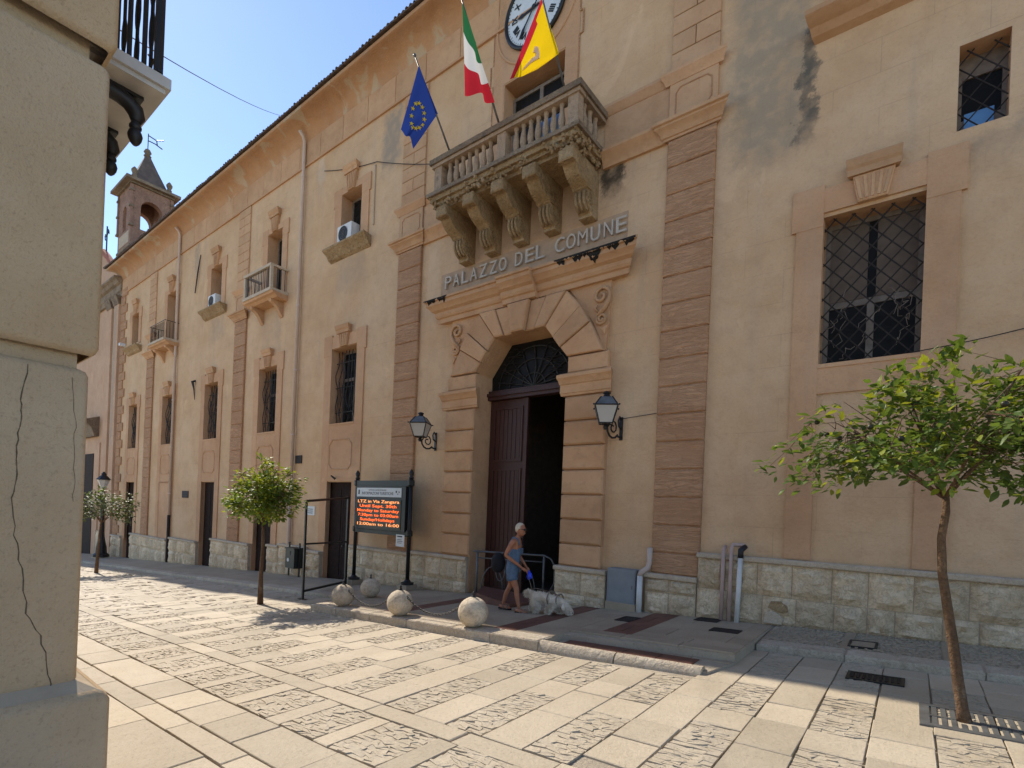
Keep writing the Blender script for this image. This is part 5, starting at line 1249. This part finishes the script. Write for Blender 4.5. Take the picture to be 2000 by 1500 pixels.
# ---------------------------------------------------------------- trees
def leafgeo(b,p,d,nrm,L,W):
    s = d.cross(nrm).normalized(); n = nrm
    a0,a1,a2 = p,p+d*L*.5-n*L*.04,p+d*L-n*L*.14
    b.add([a0,a0+d*L*.28+s*W*.42+n*L*.03,a1+s*W*.5+n*L*.02,a2-d*L*.12+s*W*.2,a2,a2-d*L*.12-s*W*.2,a1-s*W*.5+n*L*.02,a0+d*L*.28-s*W*.42+n*L*.03,a1],[(0,1,2,8),(8,2,3,4),(0,8,6,7),(8,4,5,6)])
def tree(base,trunk,fork,rad,zlo,zhi,ncl,lpc,L,label,mats=('leaf','leaf2'),sparse=0,singles=0,shoot=True,fruit=0,seed=3,thick=.05,young0=.10):
    rr = random.Random(seed); U = rr.uniform
    t = thing('citrus_tree',label,'tree',base,'small street trees')
    n = len(trunk); MB().tube([tuple(p) for p in trunk],[thick*(1.25-.55*i/(n-1))*(1.25 if i == 0 else 1) for i in range(n)],9).build('trunk','bark',t,smooth=True)
    F = Vector(fork); br = MB(); ends = []
    nl = 7
    for i in range(nl):
        a = 2*math.pi*i/nl+U(-.3,.3); rd = rad*U(.45,.7); zz = zlo+(zhi-zlo)*U(.35,.85)
        m1 = F+Vector((math.cos(a)*rd*.45,math.sin(a)*rd*.45,(zz-F.z)*.45+U(-.04,.04))); e = Vector((F.x+math.cos(a)*rd,F.y+math.sin(a)*rd,zz)); br.tube([F-Vector((0,0,.04)),m1,e],[thick*.42,thick*.27,thick*.16],6); ends += [m1,e]
        for q in range(3):
            a2 = a+U(-.8,.8); rd2 = rad*U(.7,.95); e2 = Vector((F.x+math.cos(a2)*rd2,F.y+math.sin(a2)*rd2,zlo+(zhi-zlo)*U(.1,.9))); br.tube([e.lerp(m1,U(0,.6)),e.lerp(e2,.5)+Vector((0,0,U(-.03,.06))),e2],[thick*.2,thick*.13,thick*.07],5); ends += [e2,e.lerp(e2,.5)]
    crown = part('crown',t,F); clusters = []
    for _ in range(ncl):
        for _try in range(20):
            a = U(0,6.283); rd = rad*math.sqrt(U(0,1)); u = rd/rad; zz = zlo+(zhi-zlo)*U(0,1)
            top = zlo+(zhi-zlo)*(1-.5*u*u+.24*math.sin(4*a+seed)*u); bot = zlo+(zhi-zlo)*(.2*math.sin(2*a+seed)*u+.14*math.sin(5*a+1))
            lob = 1+.20*math.sin(3*a+seed)+.13*math.sin(7*a+2*seed)-.12*(zz-zlo)/(zhi-zlo); p = Vector((F.x+math.cos(a)*rd*lob,F.y+math.sin(a)*rd*lob,zz))
            if bot < zz < top and not (sparse and (p.x-F.x)*.8 < -.1 and rr.random() < sparse): break
        clusters.append(p)
    if shoot:
        s1 = F+Vector((U(-.15,.05),U(-.1,.1),zhi-F.z+.12)); br.tube([F+Vector((0,0,.3)),F.lerp(s1,.6)+Vector((.05,0,0)),s1],[thick*.22,thick*.15,thick*.06],5); clusters += [s1,s1+Vector((-.05,0,-.1)),s1+Vector((.05,.03,.03))]
    for c in clusters:
        e = min(ends,key=lambda q:(q-c).length)
        br.tube([e,e.lerp(c,.5)+Vector((U(-.04,.04),U(-.04,.04),U(-.02,.05))),c],[thick*.1,thick*.07,thick*.04],4)
    br.build('branches','bark',crown,smooth=True,recalc=False)
    bufs = [MB(),MB()]; sng = []
    for ci,c in enumerate(clusters):
        out = (c-F); out.z *= .5; out = out.normalized() if out.length > .01 else Vector((1,0,0))
        for k in range(lpc):
            d = (out*.8+Vector((U(-1,1),U(-1,1),U(-.75,.45)))).normalized(); nr = Vector((U(-.6,.6),U(-.6,.6),1)); nr = (nr-d*nr.dot(d)).normalized()
            p = c+Vector((U(-1,1),U(-1,1),U(-.8,.8)))*L*1.15; l = L*U(.7,1.2); w_ = l*U(.40,.52)
            young = rr.random() < (young0 if c.z < zlo+(zhi-zlo)*.6 else young0*2.6)
            if len(sng) < singles and rr.random() < .25: sng.append((p,d,nr,l,w_,young))
            else: leafgeo(bufs[1 if young else 0],p,d,nr,l,w_)
    for k in (0,1): stuff(bufs[k].build('foliage',mats[k],crown,smooth=False,origin=tuple(F),recalc=False))
    if sng:
        lv = []
        for k in (0,1):
            b = MB(); leafgeo(b,Vector((0,0,0)),Vector((1,0,0)),Vector((0,0,1)),1.0,.46); o = b.build('leaf',mats[k],crown,origin=(0,0,0),recalc=False); lv.append([o,False])
        for p,d,nr,l,w_,young in sng:
            q = lv[1 if young else 0]
            o = q[0] if not q[1] else inst(q[0],p,crown)
            if not q[1]: place(o,p,crown); q[1] = True
            s = nr.cross(d); o.rotation_mode = 'QUATERNION'; o.rotation_quaternion = Matrix((d,s,nr)).transposed().to_quaternion(); o.scale = (l,l,l)
    fs = None
    for k in range(fruit):
        c = clusters[rr.randrange(len(clusters))]+Vector((U(-.06,.06),U(-.06,.06),U(-.04,.12)))
        if c.z < zlo+(zhi-zlo)*.45: c.z += .12
        if fs is None: fs = MB().ball((0,0,0),.023,10,7).build('fruit','fruit',crown,smooth=True,origin=(0,0,0)); place(fs,c,crown)
        else: inst(fs,c,crown)
    return t
bx,by = .39,5.77; bz = G(bx)
tree((bx,by,bz),[(bx,by,bz-.02),(.37,by,.12),(.335,by,.35),(.30,by,.62),(.25,by,.95),(.205,by,1.25),(.19,by,1.55),(.215,by,1.78),(.205,by,1.95)],(.205,by,1.93),1.12,1.98,3.0,270,16,.100,'nearest little citrus tree with dark fruit, by the iron tree grate at right',sparse=.32,singles=290,fruit=30,seed=11,thick=.037,young0=.15)
bx,by = -11.09,5.48; bz = G(bx)
tree((bx,by,bz),[(bx,by,bz-.02),(bx-.02,by,bz+.6),(bx+.02,by,bz+1.2),(bx-.02,by,bz+1.9)],(bx-.02,by,bz+1.88),.74,1.22,2.32,190,17,.115,'leafy little citrus tree in the sunlit street left of the metal stand',mats=('leafmid','leaf2'),seed=5,thick=.042,young0=.30)  # brighter leaf copy and more young leaves stand in for sunlit green
bx,by = -24.0,5.65; bz = G(bx)
tree((bx,by,bz),[(bx,by,bz-.02),(bx+.12,by,bz+.7),(bx+.22,by,bz+1.3),(bx+.38,by,bz+1.95)],(bx+.38,by,bz+1.92),1.05,.62,1.75,130,12,.14,'dusty little citrus tree farthest away, before the street lamp',mats=('leaf3','leaf'),shoot=False,seed=8,thick=.045)
# iron grate round the nearest tree
tg = thing('tree_grate','pale iron tree grate round the nearest tree trunk','grate',(.45,5.8,0)); 
def gslab(q,h,name,mat='steel'): MB().hslab(q,lambda x,y: G(x)+h,.025,.003).build(name,mat,tg)
gx0,gx1,gy0,gy1 = .09,1.15,5.46,6.12
MB().hslab(Q(gx0+.02,gx1-.02,gy0+.02,gy1-.02),lambda x,y: G(x)-.012,.01).build('soil','bark',tg)
gslab(Q(gx0,gx1,gy0,gy0+.07),.012,'rim'); gslab(Q(gx0,gx1,gy1-.07,gy1),.012,'rim'); gslab(Q(gx0,gx0+.07,gy0+.07,gy1-.07),.012,'rim'); gslab(Q(gx1-.07,gx1,gy0+.07,gy1-.07),.012,'rim'); gslab(Q(gx0+.07,gx1-.07,5.755,5.785),.011,'spine')
k = 0; x = gx0+.085
while x < gx1-.1:
    for y0,y1 in ((gy0+.075,5.75),(5.79,gy1-.075)):
        if abs(x+.018-.40) < .07 and abs((y0+y1)/2-5.77) < .2:
            y0 = y0 if y0 < 5.7 else 5.87; y1 = y1 if y1 > 5.8 else 5.67
        gslab(Q(x,x+.036,y0,y1),.010,'bar')
    x += .062

# ---------------------------------------------------------------- person and dog
def skin(name,mat,parent,J,E,root,sub=2,disp=None):
    me = bpy.data.meshes.new(name); ks = list(J); me.from_pydata([J[k][0] for k in ks],[(ks.index(a),ks.index(b)) for a,b in E],[]); o = bpy.data.objects.new(name,me); C.objects.link(o)
    sk = o.modifiers.new('s','SKIN'); sk.use_smooth_shade = True
    for i,k in enumerate(ks):
        r = J[k][1]; me.skin_vertices[0].data[i].radius = (r,r) if not isinstance(r,tuple) else r; me.skin_vertices[0].data[i].use_root = (k == root)
    ss = o.modifiers.new('u','SUBSURF'); ss.levels = sub; ss.render_levels = sub
    bpy.context.view_layer.update(); m2 = bpy.data.meshes.new_from_object(o.evaluated_get(bpy.context.evaluated_depsgraph_get())); bpy.data.objects.remove(o)
    m2.name = name; m2.materials.clear(); m2.materials.append(MAT[mat]); m2.polygons.foreach_set('use_smooth',[True]*len(m2.polygons)); ob = bpy.data.objects.new(name,m2); C.objects.link(ob)
    org = WO[parent.name] if parent else Vector((0,0,0))
    for v in m2.vertices: v.co -= org
    if disp:
        for v in m2.vertices: v.co += v.normal*disp(v.co)
    place(ob,org,parent); return ob
px_,py_ = -5.68,7.36; pz = G(px_)+PH+.002
per = thing('person','person in denim dungaree shorts walking past the portal with a bag','person',(px_,py_,pz)); Fw = Vector((.97,.2,0)).normalized(); Lf = Vector((0,0,1)).cross(Fw)
W = lambda f,l,z: Vector((px_,py_,pz))+Fw*f+Lf*l+Vector((0,0,z))
J = {'pel':(W(0,0,.82),.105),'sp':(W(.01,0,.95),.10),'ch':(W(.035,0,1.13),.115),'ut':(W(.06,0,1.26),.085),'nk':(W(.085,0,1.345),.042),'hd':(W(.115,0,1.40),.045)}
E = [('pel','sp'),('sp','ch'),('ch','ut'),('ut','nk'),('nk','hd')]
for s,k in ((1,'l'),(-1,'r')):
    J['sh'+k] = (W(.06,s*.155,1.265),.05); J['el'+k] = (W(-.03+.02*s,s*.215,1.02),.037); J['fa'+k] = (W(.12,s*.16,.90),.030); J['wr'+k] = (W(.235,s*.085,.80),.021)
    E += [('ut','sh'+k),('sh'+k,'el'+k),('el'+k,'fa'+k),('fa'+k,'wr'+k)]
    f = .21 if s < 0 else -.22
    J['hp'+k] = (W(.0,s*.085,.78),.095); J['th'+k] = (W(f*.22,s*.09,.62),.078); J['kn'+k] = (W(f*.50+.03,s*.09,.43),.05); J['cf'+k] = (W(f*.72,s*.09,.29),.047); J['an'+k] = (W(f*.98,s*.09,.075),.028)
    E += [('pel','hp'+k),('hp'+k,'th'+k),('th'+k,'kn'+k),('kn'+k,'cf'+k),('cf'+k,'an'+k)]
body = skin('body','skin',per,J,E,'pel')
# hands with five fingers
for s in (1,-1):
    wv = W(.235,s*.085,.80); hd_ = (W(.32,s*.045,.735)-wv).normalized(); sd_ = Lf.copy(); nn = hd_.cross(sd_).normalized(); h = MB()
    h.tube([wv-hd_*.01,wv+hd_*.035,wv+hd_*.075],[.019,.028,.026],8)
    for q,(o_,l_) in enumerate(((-.022,.055),(-.008,.066),(.007,.062),(.021,.05))): 
        a0 = wv+hd_*.07+sd_*o_; h.tube([a0,a0+hd_*l_*.5-nn*.006*s,a0+hd_*l_*.8-nn*.02],[.0085,.008,.006],6)
    a0 = wv+hd_*.02-sd_*s*.024; h.tube([a0,a0+hd_*.03-sd_*s*.018,a0+hd_*.055-sd_*s*.014],[.010,.009,.007],6)
    h.build('hand','skin',per,smooth=True)
hc = W(.135,0,1.475); hm = MB()
def hf(d):
    f,l,z = d.dot(Fw),d.dot(Lf),d.z; k = 1.0
    if f > .3: k += .03
    if f > .85 and -.35 < z < .12 and abs(l) < .25: k += .20*(1-abs(l)/.25)*(.6-abs(z+.12))
    if z < -.55 and f > 0: k += .07
    return k
hm.ball(tuple(hc),(.082,.082,.112),20,16,hf); hm.build('head','skin',per,smooth=True)
for s in (-1,1): MB().ball(tuple(hc+Lf*s*.08-Fw*.005-Vector((0,0,.01))),(.015,.015,.028),8,6).build('ear','skin',per,smooth=True)
hr = MB(); hr.ball(tuple(hc-Fw*.016+Vector((0,0,.020))),(.090,.090,.108),20,14,lambda d: (1+.025*math.sin(23*d.x)*math.sin(19*d.y)) if (d.dot(Fw) < .42-.6*max(0,-d.z) + (.5 if d.z > .45 else 0) and d.z > -.45+.4*d.dot(Fw)) else .80); hr.build('hair','hair',per,smooth=True)
gl = MB()
for s in (-1,1): gl.ball(tuple(hc+Fw*.088+Lf*s*.034+Vector((0,0,.004))),(.016,.026,.021),10,6); gl.tube([hc+Fw*.085+Lf*s*.058+Vector((0,0,.01)),hc-Fw*.01+Lf*s*.086+Vector((0,0,.008))],.004,4)
gl.tube([hc+Fw*.092+Lf*.02+Vector((0,0,.008)),hc+Fw*.092-Lf*.02+Vector((0,0,.008))],.004,4); gl.build('sunglasses','black',per,smooth=True)
MB().ball(tuple(hc+Fw*.079-Vector((0,0,.058))),(.012,.024,.006),8,5).build('mouth','pinkpipe',per,smooth=True)
J2 = {'pel':(W(0,0,.83),.128),'sp':(W(.012,0,.95),.118),'ch':(W(.045,0,1.10),.122),'bb':(W(.065,0,1.19),.100)}; E2 = [('pel','sp'),('sp','ch'),('ch','bb')]
for s,k in ((1,'l'),(-1,'r')):
    f = .21 if s < 0 else -.22
    J2['hp'+k] = (W(f*.08,s*.085,.73),.118); J2['th'+k] = (W(f*.20,s*.092,.60),.108); J2['hm'+k] = (W(f*.24,s*.093,.55),.112); E2 += [('pel','hp'+k),('hp'+k,'th'+k),('th'+k,'hm'+k)]
skin('dungarees','denim',per,J2,E2,'pel',2,lambda c: .009*NZ.noise(c*19)+.005*NZ.noise(c*45))
for s in (-1,1): MB().tube([W(.155,s*.06,1.20),W(.12,s*.085,1.31),W(.03,s*.09,1.335),W(-.05,s*.07,1.22),W(-.08,s*.05,1.08)],.016,6).build('strap','denim' if s < 0 else 'blackcloth',per,smooth=True)
MB().box(0,0,0,0,0,0)
bb = MB(); c0 = W(.172,0,1.10); X_,Z_ = Lf*.05,Vector((0,0,.045)); bb.add([c0-X_-Z_,c0+X_-Z_,c0+X_+Z_,c0-X_+Z_,c0-X_-Z_-Fw*.03,c0+X_-Z_-Fw*.03,c0+X_+Z_-Fw*.03,c0-X_+Z_-Fw*.03],[(0,1,2,3),(0,1,5,4),(1,2,6,5),(2,3,7,6),(3,0,4,7)]); bb.build('bib_pocket','denim',per)
for s in (-1,1):
    f = .21 if s < 0 else -.22; a = W(f*.98,s*.09,.0); sd_ = Lf
    q = MB(); q.tube([a-Fw*.07+Vector((0,0,.05)),a+Vector((0,0,.045)),a+Fw*.09+Vector((0,0,.033)),a+Fw*.15+Vector((0,0,.025))],[.028,.036,.034,.018],9); q.build('foot','skin',per,smooth=True)
    q = MB(); n = 12; out = [(-.085,.02),(-.06,.035),(.05,.04),(.11,.045),(.17,.025),(.175,0),(.17,-.025),(.11,-.045),(.05,-.04),(-.06,-.035),(-.085,-.02)]; N = len(out); q.add([a+Fw*u+Lf*v for u,v in out]+[a+Fw*u+Lf*v+Vector((0,0,.02)) for u,v in out],[tuple(range(N)),tuple(range(N,2*N))]+[(i,(i+1)%N,(i+1)%N+N,i+N) for i in range(N)]); q.build('sandal_sole','blackcloth',per)
    for u in (.03,.10): MB().tube([a+Fw*u+Lf*.042+Vector((0,0,.015)),a+Fw*u+Lf*.025+Vector((0,0,.07)),a+Fw*u-Lf*.025+Vector((0,0,.07)),a+Fw*u-Lf*.042+Vector((0,0,.015))],.010,5).build('sandal_strap','frame',per)
bg = thing('shoulder_bag','black shoulder bag hanging behind the walking person','bag',W(-.2,.02,.72)); MB().ball(tuple(W(-.29,-.02,.86)),(.13,.13,.175),16,12,lambda d: 1+.12*max(0,-d.z)).build('bag_body','blackcloth',bg,smooth=True); MB().tube([W(-.20,.0,1.0),W(-.13,.10,1.2),W(.02,.15,1.34),W(.12,.08,1.25),W(.10,-.05,1.1)],.014,6).build('bag_strap','blackcloth',bg,smooth=True)
wb = thing('waste_bag_pouch','small bright blue pouch held in the walking person\'s hand','pouch',W(.33,.02,.66)); MB().ball(tuple(W(.325,.03,.665)),(.055,.045,.07),12,9,lambda d: 1+.15*math.sin(5*d.x+4*d.z)).build('pouch_body','bluebag',wb,smooth=True); MB().tube([W(.325,.03,.72),W(.315,.035,.76)],[.02,.012],6).build('pouch_neck','bluebag',wb,smooth=True)
# the dog, nose to the ground
dx0,dy0 = -5.0,7.50; dz = G(dx0)+PH+.003
dog = thing('dog','shaggy white dog in a dark harness sniffing the paving','dog',(dx0,dy0,dz)); Fd = Vector((.985,.17,0)).normalized(); Ld = Vector((0,0,1)).cross(Fd); V = lambda f,l,z: Vector((dx0,dy0,dz))+Fd*f+Ld*l+Vector((0,0,z))
J = {'rump':(V(-.24,0,.285),.085),'mid':(V(-.05,0,.28),.092),'chest':(V(.13,0,.275),.096),'neck':(V(.25,0,.25),.068),'head':(V(.35,0,.165),.075),'muz':(V(.42,0,.105),.045),'nose':(V(.455,0,.075),.03),'tail1':(V(-.32,0,.33),.038),'tail2':(V(-.38,.01,.345),.048),'tail3':(V(-.43,.02,.28),.055)}
E = [('rump','mid'),('mid','chest'),('chest','neck'),('neck','head'),('head','muz'),('muz','nose'),('rump','tail1'),('tail1','tail2'),('tail2','tail3')]
for s,k in ((1,'l'),(-1,'r')):
    g_ = .05*s
    J['fs'+k] = (V(.14,s*.07,.19),.05); J['fk'+k] = (V(.13+g_*1.4,s*.075,.11),.036); J['ff'+k] = (V(.15+g_*1.9,s*.075,.025),.032); E += [('chest','fs'+k),('fs'+k,'fk'+k),('fk'+k,'ff'+k)]
    J['hs'+k] = (V(-.22,s*.065,.18),.06); J['hk'+k] = (V(-.18-g_*1.3,s*.075,.14),.042); J['hh'+k] = (V(-.275-g_*1.3,s*.075,.085),.032); J['hf'+k] = (V(-.245-g_*1.7,s*.075,.022),.032); E += [('rump','hs'+k),('hs'+k,'hk'+k),('hk'+k,'hh'+k),('hh'+k,'hf'+k)]
from mathutils import noise as _n
db = skin('body','fur',dog,J,E,'chest',2,lambda c: .012*_n.noise(c*22)+.008*_n.noise(c*50))
fb = MB(); rr = random.Random(4); org = WO[dog.name]
for v in db.data.vertices:
    for _ in range(3):
        p = v.co+org; nn = (v.normal+Vector((rr.uniform(-.6,.6),rr.uniform(-.6,.6),rr.uniform(-.9,.1)))).normalized(); l = rr.uniform(.022,.055)
        if p.z < dz+.03: l *= .4
        s = nn.orthogonal().normalized()*rr.uniform(.004,.008); fb.add([p-s,p+s,p+nn*l-Vector((0,0,l*.35))],[(0,1,2)])
stuff(fb.build('coat','fur',dog,origin=tuple(org),recalc=False))
for s in (1,-1): MB().tube([V(.33,s*.06,.21),V(.34,s*.09,.16),V(.345,s*.085,.10)],[.025,.035,.02],8).build('ear','fur',dog,smooth=True); MB().ball(tuple(V(.405,s*.035,.155)),.010,8,6).build('eye','black',dog,smooth=True)
MB().ball(tuple(V(.478,0,.07)),.016,8,6).build('nose','black',dog,smooth=True)
hn = MB()
for f0 in (.08,.235): hn.tube([V(f0+.03*math.cos(a),.125*math.cos(a)*(1 if f0 < .2 else .75),.275-.01*(f0 > .2)+.13*math.sin(a)*(1 if f0 < .2 else .78)) for a in [2*math.pi*k/20 for k in range(21)]],.012,6)
hn.tube([V(.08,0,.375),V(.235,0,.335)],.012,5); hn.build('harness','frame',dog)
ls = [W(.30,-.03,.74),W(.40,-.02,.45),V(-.2,.0,.42),V(.08,0,.38)]
tag(MB().tube(ls,.005,5).build('leash','frame'),'thin leash from the walking person to the dog','leash')
